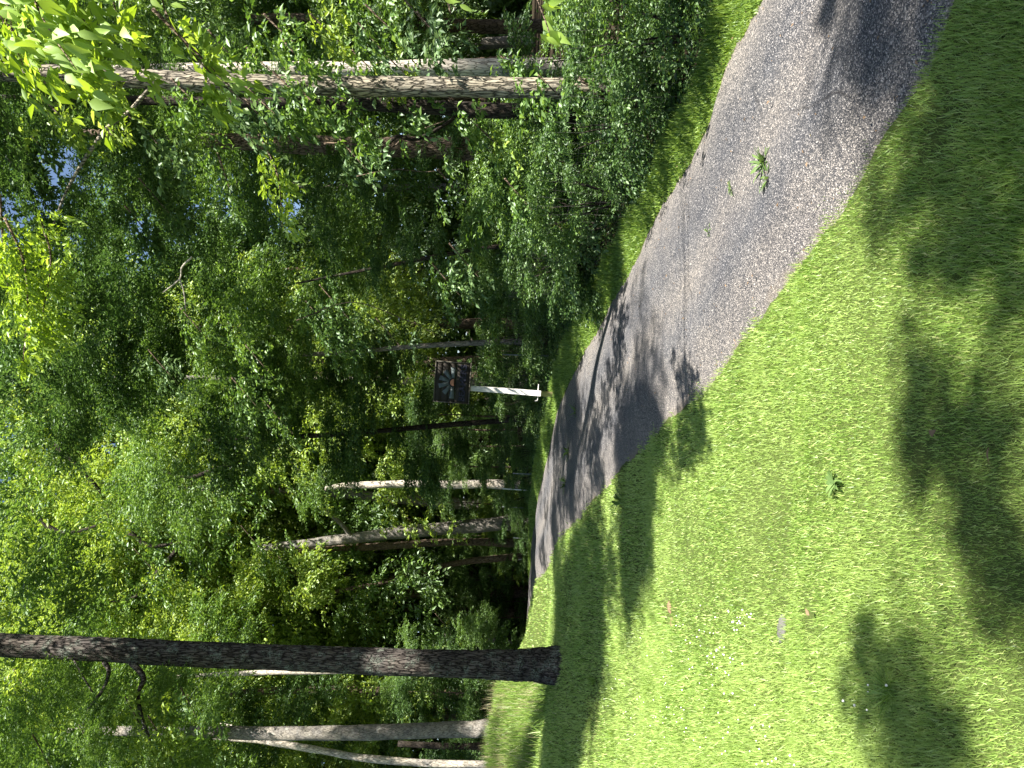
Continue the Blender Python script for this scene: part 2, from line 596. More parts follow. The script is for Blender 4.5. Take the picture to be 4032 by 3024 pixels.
def xR(y):
    return np.interp(y, RE[:, 1], RE[:, 0])


def wob(s, k=0):
    return 0.025 * np.sin(s * 2.9 + k) + 0.012 * np.sin(s * 9.7 + 1.3 * k) + 0.010 * np.sin(s * 23 + k * 2.1)


# ------------------------------------------------------------------ ground sheet
xs = np.concatenate([-np.geomspace(600, 31, 14), np.arange(-30, -8, .6), np.arange(-8, 8, .2), np.arange(8, 30, .6), np.geomspace(31, 600, 14)])
ys = np.concatenate([-np.geomspace(300, 13, 10), np.arange(-12, 0, .6), np.arange(0, 24, .2), np.arange(24, 64, .6), np.geomspace(65, 900, 16)])
XX, YY = np.meshgrid(xs, ys)
ZZ = zz(XX, YY)
bumpy = 0.003 * np.sin(XX * 3.1 + YY) + 0.003 * np.sin(YY * 2.7 - XX * 1.3) - 0.004
ZG = ZZ + bumpy
nx, ny = len(xs), len(ys)
V = np.stack([XX, YY, ZG], 2).reshape(-1, 3)
ii = (np.arange(ny - 1)[:, None] * nx + np.arange(nx - 1)[None, :]).ravel()
Fq = np.stack([ii, ii + 1, ii + nx + 1, ii + nx], 1)
gm = mesh_np("ground", V, Fq, True)


def lawn_mask(x, y):
    """1 where mown or rough grass grows, 0 on the woodland floor"""
    r = xR(y)
    l = xL(y)
    verge_w = np.interp(y, [0, 5, 9, 14, 25, 40], [.34, .36, .46, .80, 1.2, 1.5])
    left = x < l
    right = (x > r) & (x < r + verge_w)
    back = np.interp(x / np.maximum(y, 1.0), [-2, -.46, -.40, -.372, 1], [20, 20.5, 22, 36, 40])
    return ((left & (y < back)) | (right & (y < 42))).astype(float)


mask = np.clip(lawn_mask(XX, YY) + ((XX >= xL(YY)) & (XX <= xR(YY))), 0, 1)
a_ = gm.attributes.new("lawn", 'FLOAT', 'POINT')
a_.data.foreach_set("value", mask.astype(np.float32).ravel())
g_o = link("ground", gm, M['ground'])
tag(g_o, None, None, kind='structure')

# driveway strip
sy = np.concatenate([np.arange(-5, 12, .1), np.arange(12, 46, .3)])
na = 28
tt = np.linspace(0, 1, na)
l_ = xL(sy) + wob(sy, 1)
r_ = xR(sy) + wob(sy, 4)
DX = l_[:, None] * (1 - tt) + r_[:, None] * tt
DY = np.repeat(sy[:, None], na, 1)
edge = np.minimum(tt, 1 - tt)
DZ = zz(DX, DY) + 0.006 + 0.036 * np.clip(edge * 5, 0, 1) - 0.012 * np.cos((tt - .5) * 4 * math.pi * 1.0)[None, :]
V = np.stack([DX, DY, DZ], 2).reshape(-1, 3)
ii = (np.arange(len(sy) - 1)[:, None] * na + np.arange(na - 1)[None, :]).ravel()
Fq = np.stack([ii, ii + 1, ii + na + 1, ii + na], 1)
dm = mesh_np("driveway", V, Fq, True)
uvl = dm.uv_layers.new(name="UVMap")
uvs = np.stack([np.repeat(tt[None, :], len(sy), 0), DY], 2).reshape(-1, 2)
uvl.data.foreach_set("uv", uvs[Fq.ravel()].astype(np.float32).ravel())
d_o = link("driveway", dm, M['drive'])
tag(d_o, None, None, kind='structure')


# ------------------------------------------------------------------ grass
def blades(n_try, region, h, wd, seed, lean=0.5, reach=None, keep=None, minz=-0.01):
    """single-triangle blades strewn over region (function returning x,y arrays)"""
    rng = np.random.default_rng(seed)
    x, y = region(rng, n_try)
    k = keep(x, y, rng)
    x, y = x[k], y[k]
    n = len(x)
    z_ = zz(x, y)
    d = np.hypot(x, y)
    H = (h(x, y) if callable(h) else h) * rng.uniform(.45, 1.25, n)
    W = (wd(d) if callable(wd) else wd) * rng.uniform(.7, 1.3, n)
    az = rng.uniform(0, 6.283, n)
    fa = rng.uniform(0, 6.283, n)
    ln = np.abs(rng.normal(0, lean, n))
    base = np.stack([x, y, z_ + minz], 1)
    side = np.stack([np.cos(fa), np.sin(fa), np.zeros(n)], 1) * W[:, None] * .5
    tip = base + np.stack([np.cos(az) * np.sin(ln), np.sin(az) * np.sin(ln), np.cos(ln)], 1) * H[:, None]
    mid = base * .5 + tip * .5 + np.stack([np.zeros(n), np.zeros(n), H * .10 * np.sin(ln) * 2], 1)
    return base, side, mid, tip


def blades_mesh(name, sets, two=False):
    Vs, Fs, n0 = [], [], 0
    for base, side, mid, tip in sets:
        n = len(base)
        if two:
            V = np.stack([base - side, base + side, mid + side * .8, mid - side * .8, tip], 1).reshape(-1, 3)
            k = np.arange(n) * 5 + n0
            F_ = np.stack([np.stack([k, k + 1, k + 2], 1), np.stack([k, k + 2, k + 3], 1), np.stack([k + 3, k + 2, k + 4], 1)], 1).reshape(-1, 3)
            n0 += n * 5
        else:
            V = np.stack([base - side, base + side, tip], 1).reshape(-1, 3)
            k = np.arange(n) * 3 + n0
            F_ = np.stack([k, k + 1, k + 2], 1)
            n0 += n * 3
        Vs.append(V)
        Fs.append(F_)
    return mesh_np(name, np.concatenate(Vs), np.concatenate(Fs))


def wedge(y0, y1, side=1.12, p=1.0):
    """points spread over the part of the ground in view between two distances"""
    def f(rng, n):
        y = y0 + (y1 - y0) * rng.random(n) ** p
        x = (rng.random(n) * 2 - 1) * (y * 0.56 * side + 0.3)
        return x, y
    return f


def lumps(x, y):
    return .5 + .25 * np.sin(x * 2.1 + 1.7 * np.sin(y * 1.3)) + .25 * np.sin(y * 2.9 + 1.1 * np.sin(x * 2.3))


def bare(x, y):
    """worn spots in the turf"""
    s = np.zeros_like(x)
    for (bu, bv, br) in ((2040, 275, .16), (1445, 1315, .22), (1750, 1330, .12), (1990, 990, .10)):
        g = G(bu, bv)
        s = np.maximum(s, np.exp(-((x - g.x) ** 2 + (y - g.y) ** 2) / (br * br)))
    return s


def keep_lawn(x, y, rng):
    l = xL(y) + wob(y, 1)
    k = (x < l + rng.normal(.02, .03, len(x)) + .07 * np.abs(rng.normal(0, 1, len(x))) * (np.sin(y * 7 + 2 * np.sin(y * 2.3)) > .2)) & (lawn_mask(np.minimum(x, l - .01), y) > .5)
    return k & (rng.random(len(x)) > .85 * bare(x, y))


hlawn = lambda x, y: (.027 + .022 * lumps(x, y)) * (1 + .5 * (x < -2.2)) * (1 + .5 * np.clip((y - 14) / 8, 0, 1) * (x < -.42 * y))
wl = lambda d: np.clip(.0044 + .0013 * (d - 2.3), .004, .03)
sets = [blades(230000, wedge(1.7, 4.2), hlawn, wl, 1, .75, keep=keep_lawn),
        blades(240000, wedge(4.0, 8.0), lambda x, y: hlawn(x, y) * 1.1, wl, 2, .7, keep=keep_lawn),
        blades(230000, wedge(7.6, 15.0, 1.15), lambda x, y: hlawn(x, y) * 1.2, wl, 3, .65, keep=keep_lawn),
        blades(170000, wedge(14.5, 38.0, 1.15), lambda x, y: hlawn(x, y) * 1.2, wl, 4, .5, keep=keep_lawn)]
gr = link("lawn_grass", blades_mesh("lawn_grass", sets), M['grass'])
tag(gr, 'short bright green lawn grass filling the ground left of the driveway', 'grass', kind='stuff')


def verge_region(rng, n):
    y = 1.5 + 33 * rng.random(n) ** 2.0
    vw = np.interp(y, [0, 5, 9, 14, 25, 40], [.34, .36, .46, .80, 1.2, 1.5])
    x = xR(y) + wob(y, 4) - .05 + (vw + .15) * rng.random(n)
    return x, y


hv = lambda x, y: (.07 + .07 * lumps(x * 2, y * 2)) * np.clip((x - xR(y)) * 3 + .35, .3, 1.3)
sets = [blades(150000, verge_region, hv, lambda d: np.clip(.0045 + .0009 * d, .004, .03), 11, .6, keep=lambda x, y, r: x > -99)]
vg = link("verge_grass", blades_mesh("verge_grass", sets, True), M['verge'])
tag(vg, 'longer ragged grass strip along the right edge of the driveway', 'grass', kind='stuff')


def bank_region(rng, n):
    y = 11.5 + 10.5 * rng.random(n)
    x = -3.6 - 8.5 * rng.random(n)
    return x, y


def bank_keep(x, y, rng):
    # the upper bank behind the big oak, left of the mown lawn
    return (x < -.392 * y) & (lawn_mask(x, y) > .5) & (y > 12.6 + .3 * np.sin(x * 3)) & (rng.random(len(x)) < np.clip((y - 12.6) / 3, .15, 1))


sets = [blades(60000, bank_region, lambda x, y: .12 + .20 * lumps(x * 1.5, y * 1.5), .012, 21, .45, keep=bank_keep)]
bk = link("tall_grass", blades_mesh("tall_grass", sets, True), M['verge'])
tag(bk, 'tall unmown grass on the bank behind the big oak trunk', 'grass', kind='stuff')
sets = [blades(5000, bank_region, lambda x, y: .35 + .15 * lumps(x, y), .008, 22, .35, keep=bank_keep)]
sk = link("dry_grass_stalks", blades_mesh("dry_grass_stalks", sets, True), M['straw'])
tag(sk, 'thin straw coloured seed stalks above the tall bank grass', 'grass', kind='stuff')


# ------------------------------------------------------------------ foliage
def leaf_mesh_arrays(base, axis, nrm, ln, wr=0.5, fold=0.12):
    axis = axis / (np.linalg.norm(axis, axis=1)[:, None] + 1e-9)
    side = np.cross(axis, nrm)
    side /= np.linalg.norm(side, axis=1)[:, None] + 1e-9
    up = np.cross(side, axis)
    ln = np.asarray(ln)[:, None]
    mid = base + axis * ln * .45
    V = np.stack([base, mid + side * ln * wr * .5 + up * ln * fold, base + axis * ln - up * ln * .08, mid - side * ln * wr * .5 + up * ln * fold], 1).reshape(-1, 3)
    k = np.arange(len(base)) * 4
    F_ = np.stack([np.stack([k, k + 1, k + 2], 1), np.stack([k, k + 2, k + 3], 1)], 1).reshape(-1, 3)
    return V, F_


def rotz(a):
    c, s = np.cos(a), np.sin(a)
    return np.array([[c, -s, 0], [s, c, 0], [0, 0, 1]])


def roty(a):
    c, s = np.cos(a), np.sin(a)
    return np.array([[c, 0, s], [0, 1, 0], [-s, 0, c]])


def bough(rng, L, n, leaf, pinnate=False):
    """a flat spray of leaves along twigs, growing along +x and drooping at its end"""
    nt_ = 7
    tw = rng.integers(0, nt_, n)
    t0 = np.linspace(0.05, .85, nt_)[tw]
    s = rng.random(n) ** .8
    sgn = np.where(tw % 2 == 0, 1.0, -1.0)
    ang = np.where(tw == nt_ - 1, 0.0, sgn * R(48))
    tl = L * (.62 - .38 * t0)
    tl = np.where(tw == nt_ - 1, L * .35, tl)
    x = t0 * L * .8 + np.cos(ang) * s * tl
    y = np.sin(ang) * s * tl
    z_ = -.30 * (x * x) / L - .12 * np.abs(y) + rng.normal(0, .045 * L, n)
    p = np.stack([x, y, z_], 1) + rng.normal(0, .03 * L, (n, 3))
    la = ang + np.where(rng.random(n) < .5, 1, -1) * R(45) + rng.normal(0, .35, n)
    ax = np.stack([np.cos(la), np.sin(la), rng.normal(-.35, .3, n)], 1)
    nr = np.stack([rng.normal(0, .8, n), rng.normal(0, .8, n), np.full(n, .8)], 1)
    sz = leaf * rng.uniform(.5, 1.35, n)
    return p, ax, nr, sz


def crown_arrays(seed, Rr, H, nb, per, leaf, low=0.0, wr=.5, prof=None, lobes=16, blen=1.1):
    """many leaf sprays gathered in lobes through an uneven crown volume; z from 0 to H"""
    rng = np.random.default_rng(seed)
    prof = prof or (lambda h: np.sin(np.pi * (0.12 + 0.86 * h)) ** .7)
    lh = rng.uniform(low, .97, lobes)
    la = np.arange(lobes) * 2.399 + rng.uniform(0, 6)
    lr = Rr * prof(lh) * rng.uniform(.45, .95, lobes)
    lc = np.stack([lr * np.cos(la), lr * np.sin(la), lh * H], 1)
    P_, A_, N_, S_ = [], [], [], []
    for b in range(nb):
        k = rng.integers(0, lobes)
        c = lc[k] + rng.normal(0, 1, 3) * np.array([.125 * Rr, .125 * Rr, .024 * H])
        c[2] = np.clip(c[2], low * H * .9, H)
        p, ax, nr, sz = bough(rng, blen * rng.uniform(.7, 1.3), per, leaf)
        az = math.atan2(c[1], c[0]) + rng.normal(0, .7)
        M3 = rotz(az) @ roty(rng.normal(R(-8), R(22)))
        P_.append(p @ M3.T + c)
        A_.append(ax @ M3.T)
        N_.append(nr @ M3.T)
        S_.append(sz)
    return leaf_mesh_arrays(np.concatenate(P_), np.concatenate(A_), np.concatenate(N_), np.concatenate(S_), wr)


PROTO = {}


def crown_proto(key, mat, *a, **k):
    v, f = crown_arrays(*a, **k)
    me = mesh_np("crown_" + key, v, f)
    me.materials.append(M[mat])
    PROTO[key] = me
    return me


# near trees (leaves 7 cm), middle trees, far trees, shrubs
for i in range(3):
    crown_proto(f"near{i}", ['leaf_dark', 'leaf_mid', 'leaf_dark'][i], 100 + i, 2.7, 6.5, 330, 105, .085, wr=[.52, .36, .5][i], lobes=17, blen=.75)
for i in range(4):
    crown_proto(f"mid{i}", ['leaf_mid', 'leaf_light', 'leaf_dark', 'leaf_mid'][i], 200 + i, 3.6, 9.0, 400, 100, .115, wr=[.5, .34, .55, .4][i], lobes=20, blen=1.0)
for i in range(4):
    crown_proto(f"far{i}", ['leaf_light', 'leaf_mid', 'leaf_light', 'leaf_mid'][i], 300 + i, 5.0, 14.0, 460, 95, .17, wr=[.5, .38, .42, .5][i], lobes=24, blen=1.35)
crown_proto("fard", 'leaf_dark', 340, 5.0, 14.0, 460, 95, .17, wr=.5, lobes=24, blen=1.35)  # darker leaf colour stands in for shade deep in the right-hand woods
shp = lambda h: (1 - h * .75) ** .6
for i in range(4):
    crown_proto(f"shrub{i}", ['leaf_dark', 'leaf_mid', 'leaf_mid', 'leaf_light'][i], 400 + i, .85, 1.5, 130, 85, [.05, .042, .06, .065][i], low=.02, wr=[.55, .5, .4, .5][i], prof=shp, lobes=14, blen=.45)


def add_crown(parent, key, loc, sx, sz, rot, name="crown"):
    o = bpy.data.objects.new(name, PROTO[key])
    col.objects.link(o)
    o.parent = parent
    o.location = loc
    o.scale = (sx, sx, sz)
    o.rotation_euler = (0, 0, rot)
    o['kind'] = 'stuff'
    return o


rngT = random.Random(7)


def tree_px(name, label, pix, wid, mat, crowns=(), limbs=(), seg=20, rows=70, rough=.10, ridges=0.0, nr=9, flare=1.5, sink=.25, group=None, up_to=None, seed=1):
    """tree whose trunk runs through pixels (u, v, depth); first point is the base; wid in pixels at 2212"""
    pts = [at(*p) for p in pix]
    g = Z(pts[0].x, pts[0].y)
    rad = [w_ * K * p[2] / F / 2 for w_, p in zip(wid, pix)]
    base = Vector((pts[0].x, pts[0].y, g))
    if pts[0].z > g + .1:
        pts.insert(0, Vector((pts[0].x - (pts[1].x - pts[0].x) * .1, pts[0].y, g)))
        rad.insert(0, rad[0] * 1.05)
    if up_to:
        d = (pts[-1] - pts[-2]).normalized()
        p_ = pts[-1]
        s = (up_to - p_.z) / max(d.z, .3)
        pts.append(p_ + d * s)
        rad.append(rad[-1] * .45)
    # flare and root
    lo = pts[0] - Vector((0, 0, sink))
    loc = [np.array(p - base) for p in [lo] + pts]
    t_ = thing(name, label, 'tree', base, group)
    rr = [rad[0] * flare * 1.15, rad[0] * flare] + rad[1:]
    p2 = [loc[0], loc[1]]
    if flare > 1.05:
        k = .55 / max(.6, np.linalg.norm(loc[2] - loc[1]))
        p2.append(loc[1] + (loc[2] - loc[1]) * min(.35, k))
        rr.insert(2, rad[0] * 1.04)
    p2 += loc[2:]
    # resample radii by arclength-free index (tube_np spreads both evenly over points)
    link("trunk", tube_mesh("trunk", p2, rr, seg=seg, rows=rows, rough=rough, seed=seed, ridges=ridges, nr=nr), mat, t_)
    for lp, lr in limbs:
        q = [np.array(at(*p) - base) for p in lp]
        link("limb", tube_mesh("limb", q, [w_ * K * p[2] / F / 2 for w_, p in zip(lr, lp)], seg=8, rows=24, rough=.15, seed=len(q)), mat, t_)
    for (key, u, v, dep, sx, sz) in crowns:
        c = at(u, v, dep)
        add_crown(t_, key, c - base - Vector((0, 0, PROTO_H[key] * sz * .5)), sx, sz, rngT.uniform(0, 6.28))
    return t_


PROTO_H = {k: (6.5 if 'near' in k else 9.0 if 'mid' in k else 14.0 if 'far' in k else 1.5) for k in PROTO}

# ---- the big oak in front
tree_px("oak_tree", 'big dark ridged oak trunk rising from the shaded lawn edge at front', [(1205, 1437, 12.6), (1000, 1434, 12.6), (700, 1424, 12.7), (350, 1410, 12.8), (0, 1394, 13.0)],
        [63, 57, 53, 51, 48], M['bark_oak'],
        crowns=[("mid3", -420, 1400, 13.5, 1.25, .9), ("near1", 60, 1600, 12.2, .55, .38), ("near1", 330, 1590, 12.0, .42, .3)],
        limbs=[([(285, 1432, 12.7), (310, 1465, 12.5), (298, 1500, 12.3), (305, 1545, 12.0), (325, 1600, 11.8)], [13, 11, 10, 8, 4]),
               ([(225, 1430, 12.8), (235, 1452, 12.6), (222, 1490, 12.4), (190, 1535, 12.2), (178, 1575, 12.0)], [10, 9, 8, 7, 3]),
               ([(160, 1425, 12.8), (175, 1455, 12.6), (200, 1495, 12.5)], [5, 5, 3])],
        seg=84, rows=260, rough=.05, ridges=.035, nr=15, flare=1.26, sink=.3, up_to=13.5)

# ---- left background trunks
tree_px("grey_tree", 'smooth grey trunk standing at the top of the grassy bank on the far left', [(1075, 1572, 20), (1000, 1575, 20), (850, 1580, 20), (700, 1584, 20), (540, 1584, 20.2), (300, 1580, 20.5)],
        [35, 33, 32, 30, 27, 22], M['bark_grey'], crowns=[("far1", 200, 1580, 21.5, .75, .62)], seg=28, rows=90, flare=1.15, up_to=14)
tree_px("pale_leaning_tree", 'slender pale trunk leaning right beside the smooth grey trunk', [(1065, 1652, 22), (930, 1648, 22), (790, 1638, 22), (700, 1622, 22), (640, 1612, 22), (545, 1598, 22.2), (470, 1592, 22.3), (385, 1577, 22.4)],
        [16, 15, 15, 14, 14, 13, 11, 8], M['bark_pale'], crowns=[("far3", 180, 1640, 23.5, .6, .5)], seg=16, rows=70, flare=1.1, rough=.16,
        limbs=[([(560, 1600, 22.2), (520, 1575, 22.4), (470, 1560, 22.6)], [7, 6, 3])])
tree_px("dark_tree", 'thin dark trunk between the grey trunk and the pale leaning trunk', [(1062, 1612, 27), (980, 1612, 27), (860, 1606, 27)], [15, 14, 12], M['bark_dark'],
        crowns=[("mid2", 620, 1625, 28, .9, .8)], seg=14, rows=30, flare=1.1)
tree_px("pale_tree", 'pale thin trunk half hidden behind the big oak', [(1090, 1440, 26), (880, 1443, 26), (700, 1450, 26), (520, 1455, 26), (380, 1462, 26)], [15, 14, 13, 11, 7], M['bark_pale'],
        crowns=[("far0", 200, 1480, 27, .62, .6)], seg=14, rows=50, flare=1.1, rough=.15)
tree_px("small_tree", 'small grey trunk standing in front of the dark low shed', [(1145, 1390, 40), (1100, 1386, 40), (1050, 1382, 40), (960, 1372, 40)], [14, 12, 11, 8], M['bark_grey'],
        crowns=[("mid0", 800, 1360, 41, .8, .75)], seg=12, rows=30, flare=1.15)

# ---- middle cluster at the bend
tree_px("thick_grey_tree", 'thickest grey trunk of the cluster at the bend, leaning left', [(1146, 1126, 34), (1080, 1131, 34), (1000, 1138, 34), (880, 1149, 34), (730, 1167, 34.3), (560, 1185, 34.6)], [36, 31, 29, 26, 22, 16],
        M['bark_grey'], crowns=[("far2", 330, 1180, 35.5, 1.0, .95)], seg=24, rows=60, flare=1.12,
        limbs=[([(760, 1162, 34.2), (740, 1135, 34), (700, 1100, 33.6), (660, 1080, 33.4)], [11, 10, 8, 5])])
tree_px("tan_mottled_tree", 'straight tan trunk with sunlit patches, middle of the cluster at the bend', [(1147, 1173, 35), (1060, 1171, 35), (950, 1171, 35), (860, 1178, 35), (740, 1184, 35), (640, 1192, 35.2)], [20, 17, 16, 16, 14, 11],
        M['bark_brown'], crowns=[("far0", 330, 1240, 36.5, .9, .9)], seg=18, rows=60, rough=.18, flare=1.15)
tree_px("slender_leaning_tree", 'slender curved trunk leaning left at the end of the trunk cluster', [(1147, 1201, 36), (1060, 1207, 36), (990, 1216, 36), (910, 1232, 36), (850, 1252, 36), (760, 1272, 36), (670, 1288, 36.2)], [15, 14, 13, 12, 11, 10, 7],
        M['bark_brown'], crowns=[("far1", 480, 1320, 37.5, .7, .65)], seg=14, rows=60, rough=.14, flare=1.1)
tree_px("broad_shaded_tree", 'broad shaded trunk low behind the slender leaning trunk', [(1146, 1236, 42), (1060, 1236, 42), (960, 1240, 42), (700, 1250, 42.5)], [30, 25, 23, 16], M['bark_brown'],
        crowns=[("far3", 450, 1290, 43.5, 1.1, .95)], seg=18, rows=40, flare=1.2)
tree_px("broken_pale_tree", 'bright pale broken trunk without a top, right of the trunk cluster', [(1155, 1048, 31), (1060, 1046, 31), (950, 1046, 31), (880, 1045, 31), (800, 1047, 31), (740, 1050, 31), (702, 1055, 31)], [20, 19, 18, 17, 16, 14, 8],
        M['bark_pale'], crowns=[], seg=18, rows=60, rough=.14, flare=1.1)
tree_px("thin_tree", 'thin dark trunk leaning left just behind the wooden sign', [(1200, 735, 20), (1040, 740, 20), (900, 748, 20), (730, 762, 20), (560, 770, 20.2)], [13, 12, 11, 10, 7], M['bark_grey'],
        crowns=[("mid2", 420, 760, 20.5, .95, .8), ("mid0", 640, 690, 21, .7, .5)], seg=12, rows=50, flare=1.2)

# ---- right-hand trees along the fence
tree_px("furrowed_ash_tree", 'tall furrowed sunlit trunk behind the fence, nearest trunk on the right', [(1500, 193, 8.0), (1300, 192, 8.0), (1000, 188, 8.0), (700, 186, 8.05), (450, 178, 8.1), (150, 162, 8.2), (0, 155, 8.3)],
        [43, 42, 42, 41, 40, 39, 37], M['bark_ash'],
        crowns=[("near0", -150, 330, 9.4, .95, .62), ("near2", 90, 330, 9.8, .55, .30)], seg=56, rows=200, rough=.05, ridges=.035, nr=11, flare=1.12, up_to=9.5,
        limbs=[([(330, 182, 8.1), (280, 240, 8.3), (225, 285, 8.5), (150, 400, 8.9), (110, 500, 9.2)], [9, 10, 9, 6, 3])])
tree_px("sunlit_pale_tree", 'bright sunlit pale trunk just right of the furrowed trunk', [(1480, 140, 11), (1250, 143, 11), (1000, 147, 11), (700, 150, 11), (400, 150, 11.2)], [40, 38, 37, 33, 26], M['bark_pale'],
        crowns=[("near1", 250, 60, 12.2, .8, .5)], seg=20, rows=60, rough=.1, flare=1.1, up_to=9)
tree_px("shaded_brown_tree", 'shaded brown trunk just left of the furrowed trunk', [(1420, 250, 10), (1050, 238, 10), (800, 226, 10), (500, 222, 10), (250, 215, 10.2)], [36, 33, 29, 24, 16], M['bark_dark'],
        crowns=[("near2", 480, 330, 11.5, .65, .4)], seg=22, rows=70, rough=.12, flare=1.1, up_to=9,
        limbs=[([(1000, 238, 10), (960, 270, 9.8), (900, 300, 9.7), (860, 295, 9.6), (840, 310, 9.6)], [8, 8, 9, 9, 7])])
tree_px("dim_broad_tree", 'dim broad trunk hung with vines deep behind the fence', [(1350, 330, 14), (1000, 322, 14), (800, 318, 14), (600, 310, 14), (350, 296, 14.2)], [52, 48, 44, 36, 26], M['bark_brown'],
        crowns=[("mid2", 90, 250, 15, .6, .5), ("near0", 840, 440, 13.5, .6, .4)], seg=22, rows=60, rough=.14, flare=1.1, up_to=11)
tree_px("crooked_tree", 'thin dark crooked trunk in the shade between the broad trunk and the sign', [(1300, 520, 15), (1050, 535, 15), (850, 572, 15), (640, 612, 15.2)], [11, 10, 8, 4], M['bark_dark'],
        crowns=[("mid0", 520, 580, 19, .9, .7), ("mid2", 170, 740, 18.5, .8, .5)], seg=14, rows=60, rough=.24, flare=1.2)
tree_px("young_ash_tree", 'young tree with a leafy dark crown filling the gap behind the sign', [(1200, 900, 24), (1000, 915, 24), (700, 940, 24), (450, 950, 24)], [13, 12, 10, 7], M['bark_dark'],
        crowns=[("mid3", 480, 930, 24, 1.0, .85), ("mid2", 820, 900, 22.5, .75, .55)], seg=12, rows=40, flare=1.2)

# ---- anonymous woodland trees behind: shared label, grouped
proto_trunk = tube_mesh("trunk", [(0, 0, -.4), (0, 0, 0), (.05, .05, 3), (-.1, .1, 8), (.1, 0, 13), (0, 0, 17)], [.26, .22, .19, .15, .10, .04], seg=12, rows=30, rough=.12, seed=3)
proto_trunk.materials.append(M['bark_brown'])
proto_trunk2 = proto_trunk.copy()
proto_trunk2.materials.clear()
proto_trunk2.materials.append(M['bark_grey'])
rng = random.Random(21)
spots = []
# (x, y, scale, keys)
for y0, x0, x1, st in ((22, 4.5, 17, 3.6), (27, 1.5, 20, 4.2), (33, -1, 24, 5.0), (41, -4, 28, 5.5), (44, -34, -12, 5.0), (50, -38, 34, 6.5), (31, -32, -13.5, 4.6), (38, -34, -14, 5.2)):
    x = x0
    while x <= x1:
        spots.append((x + rng.uniform(-1, 1), y0 + rng.uniform(-1.5, 1.5)))
        x += st
for x, y in ((8.4, 13.5), (4.6, 14.8), (5.6, 18.0), (9.5, 17), (11.5, 21), (3.4, 19.5), (12, 9.2), (14.5, 12.5), (17.2, 17), (13.2, 5.2), (18, 11)):  # the far-right ones stand out of view, added to shade the woods
    spots.append((x, y))
LITP = [at(u_, v_, d_) for u_, v_, d_ in ((800, 1047, 31), (720, 1052, 31), (1000, 147, 11), (760, 1180, 35), (950, 1171, 35), (910, 1232, 36), (150, 1030, 30), (300, 1150, 30), (1000, 1300, 38), (850, 1250, 36), (700, 1250, 34), (900, 1100, 33), (1060, 1150, 36), (600, 1000, 28))]


def blocks(x, y):
    for p in LITP:
        for h in np.arange(max(3.5, p.z + 1), 19, 1.0):
            q = p + to_sun * ((h - p.z) / to_sun.z)
            if q.y < p.y - 1.5 and math.hypot(q.x - x, q.y - y) < 2.9:
                return True
    return (14 < y < 19 and abs(x - .3 * y) < 1.0) or 19 < y < 47 and abs(x - .235 * y) < 3.4 + .02 * y


spots = [q for q in spots if not blocks(*q)] + [(-6.5, 38.5), (-3.0, 43.0), (-9.5, 44.0), (.5, 39.5)]
TALL = {(.4, 46.0): 1.8, (-14.8, 47.0): 1.95, (-3.2, 48.0): 1.85, (3.6, 44.0): 1.6, (-11.8, 42.0): 1.7}
spots += list(TALL)
for k, (x, y) in enumerate(spots):
    near = y < 21
    s = (rng.uniform(.75, .95) if near else rng.uniform(.95, 1.2) if y < 36 else rng.uniform(1.25, 1.6))
    s = TALL.get((x, y), s)
    t_ = thing("woodland_tree", 'leafy tree standing among others in the woods behind the fence' if x > -5 else 'leafy tree standing among others in the woods beyond the lawn', 'tree', (x, y, Z(x, y)),
               'trees in the woods behind the fence' if x > -5 else 'trees in the woods beyond the lawn')
    o = bpy.data.objects.new("trunk", rng.choice([proto_trunk, proto_trunk2]))
    col.objects.link(o)
    o.parent = t_
    o.scale = (s, s, s)
    o.rotation_euler = (rng.uniform(-.05, .05), rng.uniform(-.05, .05), rng.uniform(0, 6))
    if near:
        key = rng.choice(["mid2", "mid2", "mid2", "mid3"])
        add_crown(t_, key, (0, 0, rng.uniform(2.0, 3.0) * s), .85 * s, 1.15 * s, rng.uniform(0, 6.28))
    else:
        key = rng.choice(["fard", "fard", "far1", "far3"]) if x > 1 else rng.choice(["far0", "far2", "far1", "far2"])
        add_crown(t_, key, (0, 0, rng.uniform(2.0, 4.0) * s), .85 * s, 1.2 * s, rng.uniform(0, 6.28))

# far-off wood, one mass
rngf = np.random.default_rng(5)
nfw = 120000
th = rngf.uniform(R(40), R(140), nfw)
rd = rngf.uniform(58, 75, nfw)
px, py = rd * np.cos(th), rd * np.sin(th)
hz = 25 + 5 * np.sin(th * 17) + 3 * np.sin(th * 41)
pz = zz(px, py) + hz * rngf.random(nfw) ** 1.35
Pn = np.stack([px, py, pz], 1)
v, f = leaf_mesh_arrays(Pn, rngf.normal(0, 1, (nfw, 3)), rngf.normal(0, .6, (nfw, 3)) + (0, -.4, .8), rngf.uniform(.5, 1.0, nfw), .6)
fw = link("far_wood", mesh_np("far_wood", v, f), M['leaf_mid'])
tag(fw, 'far mass of woodland foliage closing the view behind the trees', 'woodland', kind='stuff')

